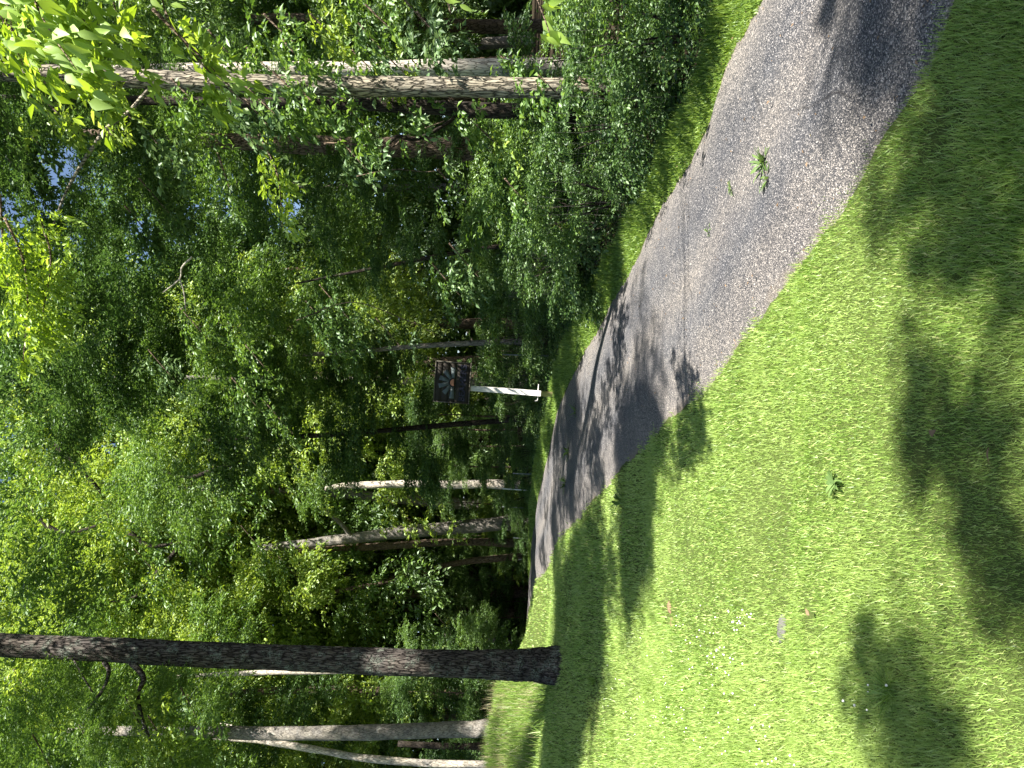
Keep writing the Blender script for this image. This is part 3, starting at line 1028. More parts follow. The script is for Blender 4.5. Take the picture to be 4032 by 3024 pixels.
# ---- tall unseen trees beside and behind the camera, crowns shaped to shade the lawn
def side_tree(name, label, x, y, h, crowns, mat):
    t_ = thing(name, label, 'tree', (x, y, Z(x, y)))
    link("trunk", tube_mesh("trunk", [(0, 0, -.4), (0, 0, 0), (.05, 0, h * .3), (-.1, .1, h * .65), (0, 0, h)], [.30, .25, .2, .15, .05], seg=16, rows=40, rough=.1, seed=int(x * 10)), mat, t_)
    for key, cx_, cy_, cz_, sx, sz in crowns:
        add_crown(t_, key, (cx_ - x, cy_ - y, cz_ - Z(x, y) - PROTO_H[key] * sz * .5), sx, sz, rngT.uniform(0, 6))
        p0 = np.array((0, 0, cz_ * .6))
        p1 = np.array((cx_ - x, cy_ - y, cz_ - Z(x, y)))
        link("limb", tube_mesh("limb", [p0, (p0 + p1) / 2 + (0, 0, .4), p1], [.10, .07, .03], seg=8, rows=14), mat, t_)
    return t_


def in_poly(poly, n, rng):
    q = np.array(poly, float)
    lo, hi = q.min(0), q.max(0)
    out = []
    while len(out) < n:
        p = lo + (hi - lo) * rng.random(2)
        c = False
        j = len(q) - 1
        for i in range(len(q)):
            if (q[i, 1] > p[1]) != (q[j, 1] > p[1]) and p[0] < (q[j, 0] - q[i, 0]) * (p[1] - q[i, 1]) / (q[j, 1] - q[i, 1]) + q[i, 0]:
                c = not c
            j = i
        if c:
            out.append(p)
    return out


# leaves that the photograph shows in full sun: the canopy has openings up-sun of them
SUNLIT = [(at(60, 500, 7.0), .7), (at(60, 620, 7.0), .7), (at(50, 740, 7.0), .7), (at(1070, 1575, 19.5), .6), (at(825, 1437, 12.4), .5)]


def canopy(name, parent, polys, h0, h1, blen, per, leaf, seed, mat, targets=()):
    """leafy limbs of a tall tree: each spray hangs up-sun of the patch of ground it shades"""
    rng_ = np.random.default_rng(seed)
    P_, A_, N_, S_ = [], [], [], []
    for poly, n in polys + [(None, 0)]:
        for g in ([np.array(G(*q)) for q in in_poly(poly, n, rng_)] if n else targets):
            H_ = rng_.uniform(h0, h1)
            c = g + np.array(to_sun) * (H_ - g[2]) / to_sun.z + rng_.normal(0, blen * .22, 3)
            if any(np.linalg.norm(np.cross(c - np.array(q), np.array(to_sun))) < rad_ for q, rad_ in SUNLIT):
                continue
            p, ax, nr, sz = bough(rng_, blen * rng_.uniform(.7, 1.3), per, leaf)
            M3 = rotz(rng_.uniform(0, 6.28)) @ roty(rng_.normal(0, .3))
            P_.append((p - (blen * .45, 0, 0)) @ M3.T + c)
            A_.append(ax @ M3.T)
            N_.append(nr @ M3.T)
            S_.append(sz)
    v_, f_ = leaf_mesh_arrays(np.concatenate(P_) - np.array(parent.location), np.concatenate(A_), np.concatenate(N_), np.concatenate(S_), .5)
    o = link(name, mesh_np(name, v_, f_), M[mat], parent)
    o['kind'] = 'stuff'
    return o


st1 = side_tree("shade_tree", 'tree right of the camera whose limbs shade the near lawn', 6.6, -1.6, 8.5, [("near1", 6.6, -1.8, 7.8, .6, .35)], M['bark_brown'])
near_polys = [([(1783, 0), (1800, 0), (1801, 120), (1794, 215), (1786, 120)], 10), ([(1872, -40), (1935, -40), (1930, 120), (1905, 215), (1880, 120)], 16), ([(1962, -40), (2070, -40), (2020, 200), (1975, 215)], 26),
              ([(1985, 190), (1905, 320), (1882, 450), (1935, 490), (2000, 430), (2040, 420), (2060, 300), (2225, 330), (2225, -40), (2070, -40), (2030, 150)], 95),
              ([(1975, 440), (1980, 600), (1978, 800), (1960, 900), (1950, 985), (1985, 1010), (2003, 900), (2003, 640), (2000, 480)], 26),
              ([(2045, 425), (2140, 470), (2150, 600), (2085, 650), (2030, 520)], 24), ([(2160, 560), (2225, 520), (2225, 700), (2180, 680)], 10),
              ([(1990, 990), (2010, 950), (2100, 930), (2150, 930), (2225, 960), (2225, 1320), (2130, 1310), (2110, 1180), (2080, 1060), (2030, 1050)], 44),
              ([(1888, 1320), (1905, 1380), (1950, 1470), (1995, 1520), (2075, 1540), (2100, 1700), (1960, 1700), (1880, 1640), (1845, 1560), (1860, 1420)], 52)]
canopy("crown", st1, [(p, int(n * .9)) for p, n in near_polys[:3]], 6.2, 7.2, .16, 40, .05, 50, 'leaf_mid')
canopy("crown", st1, [(p, int(n * .62)) for p, n in near_polys[3:]], 7.6, 9.6, .34, 55, .075, 51, 'leaf_mid')
st2 = side_tree("tall_shade_tree", 'tall tree right of the camera shading the lawn beyond the driveway', 12.5, 4.2, 13, [("near0", 11.6, 4.6, 12.6, .7, .4)], M['bark_brown'])
far_polys = [([(1428, 925), (1405, 960), (1392, 1010), (1388, 1150), (1345, 1300), (1290, 1450), (1232, 1600), (1228, 1680), (1185, 1680), (1210, 1500), (1235, 1440), (1270, 1310), (1290, 1220), (1312, 1100), (1345, 1025), (1370, 960)], 620),
             ([(1430, 918), (1396, 1010), (1390, 1150), (1347, 1300), (1325, 1290), (1352, 1150), (1362, 1010), (1402, 925)], 120),
             ([(1348, 1180), (1342, 1300), (1296, 1440), (1262, 1430), (1280, 1300), (1302, 1180)], 150),
             ([(1236, 1470), (1185, 1480), (1165, 1680), (1228, 1690)], 150),
             ([(1290, 1105), (1258, 1210), (1246, 1306), (1225, 1430), (1192, 1430), (1197, 1370), (1214, 1266), (1250, 1166)], 110),
             ([(1378, 760), (1400, 800), (1425, 900), (1440, 915), (1410, 960), (1370, 960), (1350, 880), (1362, 800)], 14)]
oak = bpy.data.objects["oak_tree"]
rgo = np.random.default_rng(8)
OAKPTS = []  # trunk points that unseen oak boughs are placed to shade
for k in range(230):
    u_ = rgo.uniform(250, 1215)
    if 735 < u_ < 905 or 930 < u_ < 970:
        continue
    OAKPTS.append(np.array(at(u_, np.interp(u_, [0, 1205], [1394, 1437]) + rgo.uniform(-32, 32), 12.5)))
canopy("crown", oak, [], 10.8, 13.0, .75, 70, .11, 53, 'leaf_mid', OAKPTS)
canopy("crown", st2, far_polys, 11.2, 13.0, .9, 80, .12, 52, 'leaf_mid')

# ------------------------------------------------------------------ shrubs
def shrub(label, x, y, key, s, sz=None, group=None, cat='shrub', name='shrub'):
    t_ = thing(name, label, cat, (x, y, Z(x, y)), group)
    sz = sz or s
    add_crown(t_, key, (0, 0, .02), s, sz, rngT.uniform(0, 6.28), 'foliage')
    sp = []
    r_ = random.Random(int(x * 100 + y * 10))
    for k in range(5):
        a = k * 1.256 + r_.uniform(0, .6)
        sp.append(([(0, 0, -.1), (.18 * s * math.cos(a), .18 * s * math.sin(a), .5 * sz), (.42 * s * math.cos(a), .42 * s * math.sin(a), 1.15 * sz)], [.018 * s, .013 * s, .005 * s]))
    link('stems', tubes_mesh('stems', sp, 5, 6), M['bark_dark'], t_)
    return t_


fence_px = [(float(xR(y_)) + .48, y_) for y_ in (1.5, 3.5, 5.5, 7.5, 9.5)] + [(float(xR(11.5)) + .85, 11.5), (1.60, 14.5), (.72, 17.5), (-1.4, 21.3), (-2.95, 24.0), (-3.85, 26.5), (-4.85, 29), (-6.95, 33), (-8.4, 35.2), (-12, 39.5)]
FP = np.array(fence_px)


def fence_x(y):
    return float(np.interp(y, FP[:, 1], FP[:, 0]))


rs = random.Random(4)
y = 3.2
k = 0
while y < 36:
    x = fence_x(y) + rs.uniform(.38, .75)
    s = rs.uniform(.75, 1.15) * (.82 if y < 9.5 else 1.0 if y < 18 else .9)
    where = ('near the furrowed trunk', 'between the furrowed trunk and the sign', 'around the white sign post', 'beyond the sign toward the bend')[0 if y < 9.5 else 1 if y < 14.5 else 2 if y < 20 else 3]
    shrub('low leafy shrub growing through the wire fence ' + where, x, y, (["shrub0", "shrub0", "shrub0", "shrub1"] if y < 11 else ["shrub0", "shrub1", "shrub0", "shrub2"])[k % 4], s, s * rs.uniform(.75, 1.05), group='shrubs in the wire fence ' + where)
    if y < 24:
        x2 = fence_x(y) + rs.uniform(1.6, 2.6)
        shrub('taller leafy shrub standing back behind the wire fence ' + where, x2, y + .4, ["shrub2", "shrub0", "shrub1"][k % 3], s * (1.5 if y > 12 else 1.25), s * (1.45 if y > 12 else 1.05), group='taller shrubs behind the fence ' + where)
    y += rs.uniform(.75, 1.05) * (1 if y < 14 else 1.6)
    k += 1
for k, (u, v, d, key, s) in enumerate([(1080, 1250, 44, "shrub2", 2.2), (1090, 1300, 46, "shrub0", 2.2), (1090, 1345, 48, "shrub3", 2.0), (1095, 1420, 47, "shrub3", 1.6), (1080, 1195, 40, "shrub3", 1.6),
                                       (1090, 1100, 38, "shrub3", 1.8), (1020, 1530, 27, "shrub1", 1.5), (1030, 1500, 30, "shrub0", 1.9), (1000, 1620, 33, "shrub3", 2.0), (1020, 1470, 30, "shrub0", 2.1), (1040, 1640, 27, "shrub0", 1.3), (1010, 1330, 45, "shrub2", 3.0), (960, 1290, 47, "shrub0", 3.4), (940, 1370, 48, "shrub2", 3.6), (1000, 1180, 44, "shrub0", 2.6), (980, 1020, 42, "shrub0", 2.6)]):
    p = at(u, v, d)
    shrub('leafy undergrowth shrub at the foot of the far trees', p.x, p.y, key, s, s, group='undergrowth shrubs below the far trees')

for k, (u, d, h, key, sx, mt) in enumerate([(1120, 39, 4.5, "near1", .9, 0), (1160, 37.5, 3.4, "near1", .7, 0), (1215, 39, 4.0, "near2", .8, 0), (1255, 41, 5.5, "near1", 1.0, 0), (1300, 42, 5.0, "near2", 1.0, 0), (1335, 40, 4.2, "near1", .8, 0),
                                            (1090, 36, 4.2, "near1", .8, 0), (1010, 34, 5.0, "near2", .9, 0), (965, 31, 4.2, "near1", .8, 0), (930, 28, 4.4, "near2", .8, 0), (1375, 44, 5.2, "near1", 1.0, 0), (1440, 30, 5.0, "near1", .9, 0),
                                            (1500, 28, 4.4, "near2", .8, 0), (1535, 31, 5.5, "near1", 1.0, 0), (1620, 30, 5.2, "near2", .9, 0), (1200, 45, 9, "near1", 1.5, 0), (1050, 44, 9, "near2", 1.5, 0), (1320, 47, 9.5, "near1", 1.6, 0), (900, 26, 3.6, "near0", .7, 0)]):
    p = at(1140, u, d)
    gz = Z(p.x, p.y)
    t_ = thing("sapling", 'slim leafy understory sapling among the far trunks at the wood edge', 'sapling', (p.x, p.y, gz), 'understory saplings at the far wood edge')
    o = bpy.data.objects.new("trunk", proto_trunk)
    col.objects.link(o)
    o.parent = t_
    o.scale = (.22, .22, h / 17)
    add_crown(t_, key, (0, 0, .25 + .05 * h), sx, h / 6.6, rngT.uniform(0, 6.28))
rgg = np.random.default_rng(66)
ng = 26000
gy = 1.8 + 22 * rgg.random(ng) ** 1.5
gw = np.interp(gy, [0, 5, 9, 14, 25, 40], [.34, .36, .46, .80, 1.2, 1.5])
gx = xR(gy) + gw + .03 + 1.9 * rgg.random(ng) ** 1.3
gz_ = zz(gx, gy) + .02 + .14 * rgg.random(ng) ** 1.6 * np.clip((gx - xR(gy) - gw) * 3 + .25, .2, 1) * (.6 + .6 * lumps(gx * 3, gy * 3))
v, f = leaf_mesh_arrays(np.stack([gx, gy, gz_], 1), rgg.normal(0, 1, (ng, 3)) * (1, 1, .4), rgg.normal(0, .5, (ng, 3)) + (0, 0, .9), rgg.uniform(.03, .08, ng), .55)
gc = link("ground_cover", mesh_np("ground_cover", v, f), M['leaf_dark'])
tag(gc, 'low dark leafy ground cover under the shrubs along the fence', 'ground cover', kind='stuff')

# ------------------------------------------------------------------ wire fence
fx0 = np.arange(2.5, 37.5, .25)
wf = thing("wire_fence", 'sagging wire mesh fence on thin steel posts between driveway and woods', 'fence', (fence_x(14.5), 14.5, Z(fence_x(14.5), 14.5)))
fb = np.array(wf.location)
for (ut, ub, v0, v1, d, mt) in [(1140, 1243, 644, 641, 14.5, 'tpost'), (1085, 1212, 765, 769, 17.5, 'tpost'), (1108, 1160, 1022, 1024, 24, 'tpost'), (1085, 1152, 1055, 1060, 26.5, 'tpost_white'),
                                (1085, 1152, 1094, 1098, 29, 'tpost'), (1108, 1149, 1161, 1164, 33, 'tpost_white'), (1120, 1149, 1209, 1207, 35.2, 'tpost_white')]:
    p0, p1 = np.array(at(ub, v0 if False else v1, d)), np.array(at(ut, v0, d))
    p0[2] = Z(p0[0], p0[1]) - .3
    dv = p1 - p0
    L = np.linalg.norm(dv)
    zq = Vector(dv).to_track_quat('Z', 'Y')
    w_ = .042 if d < 20 else .05
    Rm = np.array(zq.to_matrix())
    parts = []
    for (cx_, cy_, sx_, sy_) in ((0, 0, w_, .008), (0, w_ * .3, .008, w_ * .55)):       # T section
        v, f = box_np(cx_, cy_, L / 2, sx_, sy_, L)
        parts.append((v, f))
    for k in range(int(L / .12)):                                                      # studs up its face
        v, f = box_np(0, -.008, .15 + k * .12, .014, .010, .02)
        parts.append((v, f))
    v, f = join_np(parts)
    v = v @ Rm.T + p0 - fb
    link("fence_post", mesh_np("fence_post", v, f), M[mt], wf)
rw = random.Random(9)
def fpt(y, h):
    x = fence_x(y)
    sag = .05 * math.sin(y * 1.9) * h + .03 * math.sin(y * 4.3 + h * 3)
    return np.array((x + sag, y, Z(x, y) + h + .04 * math.sin(y * 1.05 + 1) * (h > .2))) - fb
specs = []
for h in (.06, .2, .34, .48, .64, .82, 1.0, 1.18):
    specs.append(([fpt(y, h) for y in np.arange(2.5, 36, .5)], [.0014, .0014]))
for y in np.arange(2.5, 26, .16):
    specs.append(([fpt(y, .05), fpt(y + rw.uniform(-.02, .02), .62), fpt(y, 1.18)], [.0011, .0011]))
wm = bpy.data.meshes.new("wire_mesh")
VV, FF, n_ = [], [], 0
for pts, rr in specs:
    v, f, c0, c1 = tube_np(pts, rr, seg=3, rows=len(pts))
    VV.append(v); FF.append(f + n_); n_ += len(v)
wm = mesh_np("wire_mesh", np.concatenate(VV), np.concatenate(FF))
o = link("wire_mesh", wm, M['steel'], wf)
o['kind'] = 'stuff'

# ------------------------------------------------------------------ wooden sign on a white post
D = 16.2
pb = at(1199, 852.5, D)
zb = Z(pb.x, pb.y)
ptop = at(1012, 838, D)
sgn = thing("wooden_sign", 'dark square wooden sign with grey sun rays on a leaning white post', 'sign', (pb.x, pb.y, zb))
up_s = (Vector((ptop.x - pb.x, 0, ptop.z - zb))).normalized()
ey = Vector((-.10, -1, 0)).normalized()
ey = (ey - up_s * ey.dot(up_s)).normalized()
ex = up_s.cross(ey) * -1
if ex.x < 0:
    ex = -ex
SM = np.array([[ex.x, ey.x, up_s.x], [ex.y, ey.y, up_s.y], [ex.z, ey.z, up_s.z]])


def s_link(name, v, f, mat, parent=sgn, off=(0, 0, 0)):
    return link(name, mesh_np(name, np.asarray(v) @ SM.T, f), mat, parent)


def chamfer_box(cx_, cy_, cz_, sx_, sy_, sz_, c=.006):
    """box with chamfered long edges (along z)"""
    x, y = sx_ / 2, sy_ / 2
    prof = [(-x + c, -y), (x - c, -y), (x, -y + c), (x, y - c), (x - c, y), (-x + c, y), (-x, y - c), (-x, -y + c)]
    v = [(cx_ + a, cy_ + b_, cz_ + k * sz_ / 2) for k in (-1, 1) for a, b_ in prof]
    me_f = [(i, (i + 1) % 8, (i + 1) % 8 + 8, i + 8) for i in range(8)]
    caps = [(0, 1, 2, 3), (0, 3, 4, 7), (4, 5, 6, 7), (8, 11, 10, 9), (8, 15, 12, 11), (12, 15, 14, 13)]
    return np.array(v), np.array(me_f + caps)


Hb = (ptop.z - zb) / up_s.z          # board's lower edge along the post
pw = .112
v, f = chamfer_box(0, 0, .33 + (Hb + .45 - .33) / 2, pw, pw, Hb + .45 - .33)
s_link("post", v, f, M['post_white'])
v, f = chamfer_box(0, 0, (.327 - .5) / 2, pw - .004, pw - .004, .327 + .5)
s_link("post_foot", v, f, M['post_foot'])
# rod hook through the lower post
hk = [np.array(p) @ SM.T for p in ((-.17, .0, .44), (-.165, 0, .40), (-.13, 0, .385), (0, 0, .39), (.10, 0, .39), (.20, 0, .39))]
me = tube_mesh("hook", hk, [.011, .011], seg=8, rows=24)
link("hook", me, M['post_white'], sgn)
# the board: five vertical planks behind a thin edge strip
bw, bh = .86, .745
bx, bz = (ptop - pb).x * 0 + .105, Hb + bh / 2 - .02
yb = pw / 2 + .022
npl = 5
for k in range(npl):
    z0 = -bh / 2 + bh * k / npl
    ph = bh / npl - .006
    v, f = box_np(bx, yb + .002 * (k % 2), bz + z0 + bh / npl / 2, bw, .04, ph)
    s_link("plank", v, f, M['board'])
for (cx_, cz_, sx_, sz_) in ((bx, bz + bh / 2 + .012, bw + .05, .024), (bx, bz - bh / 2 - .012, bw + .05, .024), (bx - bw / 2 - .012, bz, .024, bh), (bx + bw / 2 + .012, bz, .024, bh)):
    v, f = box_np(cx_, yb + .006, cz_, sx_, .056, sz_)
    s_link("edge_strip", v, f, M['board_trim'])
sx0, sz0 = bx + .0, bz - .035
for k, an in enumerate((2, 37, 73, 107, 143, 178)):
    a = R(an)
    r0, r1, hw0, hw1 = .085, [.33, .31, .31, .32, .31, .35][k], .030, .052
    c, s_ = math.cos(a), math.sin(a)
    q = []
    for yy in (yb + .023, yb + .042):
        for (r_, w_) in ((r0, -hw0), (r1, -hw1), (r1, hw1), (r0, hw0)):
            q.append((sx0 + c * r_ - s_ * w_, yy, sz0 + s_ * r_ + c * w_ + .02))
    f = np.array([(0, 1, 2, 3), (7, 6, 5, 4), (0, 4, 5, 1), (1, 5, 6, 2), (2, 6, 7, 3), (3, 7, 4, 0)])
    s_link("sun_ray", q, f, M['ray'])


def half_disc(name, rad, y0, y1, mat):
    n = 20
    q = [(sx0 + rad * math.cos(math.pi * i / n), yy, sz0 + rad * 1.05 * math.sin(math.pi * i / n)) for yy in (y0, y1) for i in range(n + 1)]
    me = bpy.data.meshes.new(name)
    fs = [tuple(range(n + 1)), tuple(reversed(range(n + 1, 2 * n + 2)))] + [(i, i + n + 1, (i + 1) % (n + 1) + n + 1, (i + 1) % (n + 1)) for i in range(n + 1)]
    me.from_pydata((np.array(q) @ SM.T).tolist(), [], fs)
    me.update()
    return link(name, me, mat, sgn)


half_disc("sun_rim", .105, yb + .023, yb + .048, M['black'])
half_disc("sun_disc", .078, yb + .049, yb + .062, M['disc'])
tc = bpy.data.curves.new("lettering", 'FONT')
tc.body = "BEAMERS"
tc.size = .185
tc.align_x = 'CENTER'
tc.extrude = .006
tc.offset = .006
to = bpy.data.objects.new("lettering_curve", tc)
col.objects.link(to)
bpy.context.view_layer.update()
tme = bpy.data.meshes.new_from_object(to.evaluated_get(bpy.context.evaluated_depsgraph_get()))
bpy.data.objects.remove(to)
tv = np.empty(len(tme.vertices) * 3, np.float32)
tme.vertices.foreach_get("co", tv)
tv = tv.reshape(-1, 3)
wd_ = tv[:, 0].max() - tv[:, 0].min()
tv = np.stack([bx + tv[:, 0] * (.80 / wd_), yb + .032 + tv[:, 2], bz - bh / 2 + .085 + tv[:, 1]], 1) @ SM.T
tme.vertices.foreach_set("co", tv.astype(np.float32).ravel())
tme.update()
tme.name = "lettering"
tme.materials.clear()
link("lettering", tme, M['navy'], sgn)

# ------------------------------------------------------------------ low dark shed beyond the crest
p = at(1139, 1372, 47)
gz = Z(p.x, p.y)
top = at(1116, 1372, 47).z
sd = thing("shed", 'low dark shed with a faded red panel beyond the lawn crest', 'shed', (p.x, p.y, gz))
hgt = top - gz
v, f = box_np(0, .8, hgt / 2 - .1, 2.6, 1.6, hgt + .2 - .12)
link("wall", mesh_np("wall", v, f), M['shed'], sd)
v, f = box_np(0, .8, hgt + .02, 2.9, 1.9, .10)
link("roof", mesh_np("roof", v, f), M['shed'], sd)
pp = at(1136, 1366, 47)
v, f = box_np(pp.x - p.x, -.03, hgt * .45, .85, .04, hgt * .75)
link("panel", mesh_np("panel", v, f), M['shed_panel'], sd)

# ------------------------------------------------------------------ overhanging box elder with large leaves
M['leaf_fresh'] = leaf_mat("leaf_fresh_green", [(0.0, (.15, .25, .03)), (0.5, (.26, .40, .055)), (1.0, (.36, .50, .10))], 0.47, gloss=0.04)


def big_leaf(name, wr, curl, seed):
    rg = np.random.default_rng(seed)
    t_ = np.array([0, .12, .32, .55, .78, 1.0])
    wv = np.array([.02, .62, 1.0, .80, .38, .0]) * wr / 2
    v = []
    for i, (a, b_) in enumerate(zip(t_, wv)):
        zc = -curl * a * a
        v += [(a, -b_ * (1 + rg.uniform(-.15, .15)), zc + .22 * b_), (a, 0, zc), (a, b_ * (1 + rg.uniform(-.15, .15)), zc + .22 * b_)]
    f = []
    for i in range(5):
        k = i * 3
        f += [(k, k + 1, k + 4, k + 3), (k + 1, k + 2, k + 5, k + 4)]
    me = bpy.data.meshes.new(name)
    me.from_pydata(v, [], f)
    me.polygons.foreach_set("use_smooth", np.ones(len(me.polygons), bool))
    me.materials.append(M['leaf_fresh'])
    me.update()
    return me


leafs = [big_leaf("leaf", w_, c_, i) for i, (w_, c_) in enumerate(((.40, .18), (.36, .30), (.46, .12), (.32, .05)))]
be = thing("box_elder_tree", 'large fresh green leaves of a box elder hanging in at the upper right', 'tree', (5.6, 4.0, Z(5.6, 4.0)))
bb = np.array(be.location)
link("trunk", tube_mesh("trunk", [(0, 0, -.4), (0, 0, 0), (.1, -.1, 2.2), (.2, 0, 4.5), (.1, 0, 7)], [.2, .16, .14, .11, .05], seg=16, rows=40, rough=.1, seed=8), M['bark_brown'], be)
rb = np.random.default_rng(31)


def strand(pix, n, size, spread, start=None):
    """a drooping twig through (u, v, depth) with opposite leaves hanging from it"""
    pts = [np.array(at(*p)) for p in pix]
    full = ([np.array(start)] if start is not None else []) + pts
    link("twig", tube_mesh("twig", [q - bb for q in full], [.005] * (len(full) - 1) + [.003], seg=6, rows=len(full) * 5), M['bark_brown'], be)
    c = catmull(pts, 60)
    for i in range(n):
        k = rb.integers(2, 60)
        q = c[k] + rb.normal(0, spread, 3)
        dr = c[min(k + 1, 59)] - c[k - 1]
        dr /= np.linalg.norm(dr) + 1e-9
        ax = Vector(dr * .55 + rb.normal(0, .38, 3) + np.array((-.15, -.05, -.55))).normalized()
        up = Vector((rb.normal(.25, .4), rb.normal(-.45, .4), 1.0))
        y_ = up.cross(ax).normalized()
        z_ = ax.cross(y_)
        o = bpy.data.objects.new("leaf", leafs[i % len(leafs)])
        col.objects.link(o)
        o.parent = be
        s_ = size * rb.uniform(.65, 1.2)
        mm = Matrix(((ax.x, y_.x, z_.x), (ax.y, y_.y, z_.y), (ax.z, y_.z, z_.z))).to_4x4()
        o.matrix_local = Matrix.Translation(Vector(q - bb)) @ mm @ Matrix.Scale(s_, 4)


strand([(40, -120, 4.3), (70, -10, 4.2), (110, 70, 4.1), (165, 150, 4.0)], 125, .15, .10, (5.7, 4.0, 5.6))
strand([(120, -120, 4.4), (150, -10, 4.3), (190, 60, 4.25), (210, 120, 4.2)], 80, .14, .09, (5.7, 4.0, 5.2))
strand([(-30, -60, 4.4), (15, 10, 4.4), (30, 90, 4.4), (50, 140, 4.5)], 40, .125, .085, (5.7, 4.0, 5.6))
strand([(330, -80, 4.6), (360, 30, 4.6), (420, 120, 4.7), (490, 190, 4.8), (540, 225, 4.8)], 24, .125, .06, (5.7, 4.0, 4.6))
strand([(220, -80, 4.6), (250, 20, 4.7), (280, 90, 4.8)], 10, .12, .07, (5.7, 4.0, 5.0))
strand([(1140, -80, 5.3), (1160, -5, 5.3), (1180, 50, 5.3), (1195, 95, 5.3)], 17, .135, .04, (5.7, 4.1, 2.6))
strand([(950, -60, 5.6), (970, 0, 5.6), (985, 20, 5.6)], 6, .12, .04, (5.7, 4.1, 3.0))


def spray(parent, pix, nb, per, leaf, blen, seed, mat, wr=.4, spread=.15, name="leaf_spray"):
    """leafy branch end made of small leaves along a line of pixels (u, v, depth)"""
    rg = np.random.default_rng(seed)
    c = catmull([np.array(at(*p)) for p in pix], 50)
    P_, A_, N_, S_ = [], [], [], []
    for i in range(nb):
        k = rg.integers(0, 50)
        p, ax, nr, sz = bough(rg, blen * rg.uniform(.7, 1.3), per, leaf)
        d = c[min(k + 1, 49)] - c[max(k - 1, 0)]
        M3 = rotz(math.atan2(d[1], d[0]) + rg.normal(0, .7)) @ roty(rg.normal(R(5), .3))
        P_.append(p @ M3.T + c[k] + rg.normal(0, spread, 3))
        A_.append(ax @ M3.T)
        N_.append(nr @ M3.T)
        S_.append(sz)
    v_, f_ = leaf_mesh_arrays(np.concatenate(P_) - np.array(parent.location), np.concatenate(A_), np.concatenate(N_), np.concatenate(S_), wr)
    o = link(name, mesh_np(name, v_, f_), M[mat], parent)
    o['kind'] = 'stuff'
    link("twig", tube_mesh("twig", [q - np.array(parent.location) for q in c[::7]], [.014, .004], seg=5, rows=24), M['bark_brown'], parent)
    return o


spray(be, [(20, -40, 4.5), (70, 10, 4.45), (130, 40, 4.4), (190, 70, 4.4)], 16, 34, .11, .42, 58, 'leaf_fresh', .42, .10)
spray(be, [(0, 40, 4.7), (40, 80, 4.7), (60, 120, 4.7)], 7, 30, .10, .38, 59, 'leaf_fresh', .42, .10)
spray(be, [(330, 20, 4.8), (420, 110, 4.85), (500, 190, 4.9)], 7, 24, .10, .30, 57, 'leaf_fresh', .42, .06)
FA = bpy.data.objects["furrowed_ash_tree"]
CR = bpy.data.objects["crooked_tree"]
OK = bpy.data.objects["oak_tree"]
YA = bpy.data.objects["young_ash_tree"]
spray(FA, [(10, 470, 7.0), (50, 560, 7.0), (60, 660, 7.0), (50, 780, 7.0)], 26, 60, .075, .35, 61, 'leaf_fresh', .36, .09)
spray(FA, [(85, 470, 7.0), (110, 560, 7.0), (90, 690, 7.0)], 14, 60, .075, .32, 62, 'leaf_fresh', .36, .09)
spray(FA, [(0, 420, 7.2), (10, 560, 7.2), (20, 640, 7.2)], 10, 50, .07, .3, 63, 'leaf_fresh', .36, .09)
spray(FA, [(560, 290, 7.6), (600, 380, 7.5), (610, 490, 7.4)], 14, 36, .075, .30, 64, 'leaf_fresh', .42, .06)
spray(FA, [(470, 330, 7.8), (500, 420, 7.8)], 7, 36, .075, .30, 65, 'leaf_mid', .42, .08)
for k, (u, v, d, n, mt) in enumerate([(560, 250, 7.6, 8, 'leaf_blue'), (930, 60, 8.8, 14, 'leaf_blue'), (900, 30, 9.0, 10, 'leaf_blue'), (1000, 560, 11.5, 12, 'leaf_blue'), (960, 600, 11.6, 9, 'leaf_mid'), (975, 400, 10.4, 5, 'leaf_mid'),
                                      (530, 850, 15, 14, 'leaf_mid'), (560, 780, 15, 12, 'leaf_mid'), (420, 700, 14, 12, 'leaf_mid'), (350, 790, 14.5, 14, 'leaf_blue'), (600, 900, 16, 12, 'leaf_mid'), (840, 720, 15, 8, 'leaf_blue'),
                                      (760, 330, 9.0, 7, 'leaf_blue'), (640, 120, 9.2, 10, 'leaf_mid'), (480, 100, 9.0, 10, 'leaf_mid'), (800, 80, 9.4, 9, 'leaf_blue'), (340, 310, 8.6, 9, 'leaf_blue'), (1120, 420, 9.8, 8, 'leaf_mid'), (1200, 480, 9.5, 8, 'leaf_blue'), (690, 685, 15.1, 30, 'leaf_dark'), (730, 700, 15.0, 26, 'leaf_dark'), (720, 650, 14.8, 18, 'leaf_dark'), (40, 370, 9.4, 16, 'leaf_dark'), (100, 330, 9.4, 12, 'leaf_dark'), (30, 300, 9.2, 10, 'leaf_dark'), (300, 480, 10, 12, 'leaf_dark'), (330, 420, 10, 10, 'leaf_dark')]):
    spray(CR if v > 380 else FA, [(u - 30, v - 35, d), (u, v, d), (u + 35, v + 40, d)], n, 26, .095, .38, 70 + k, mt, .48, .14)
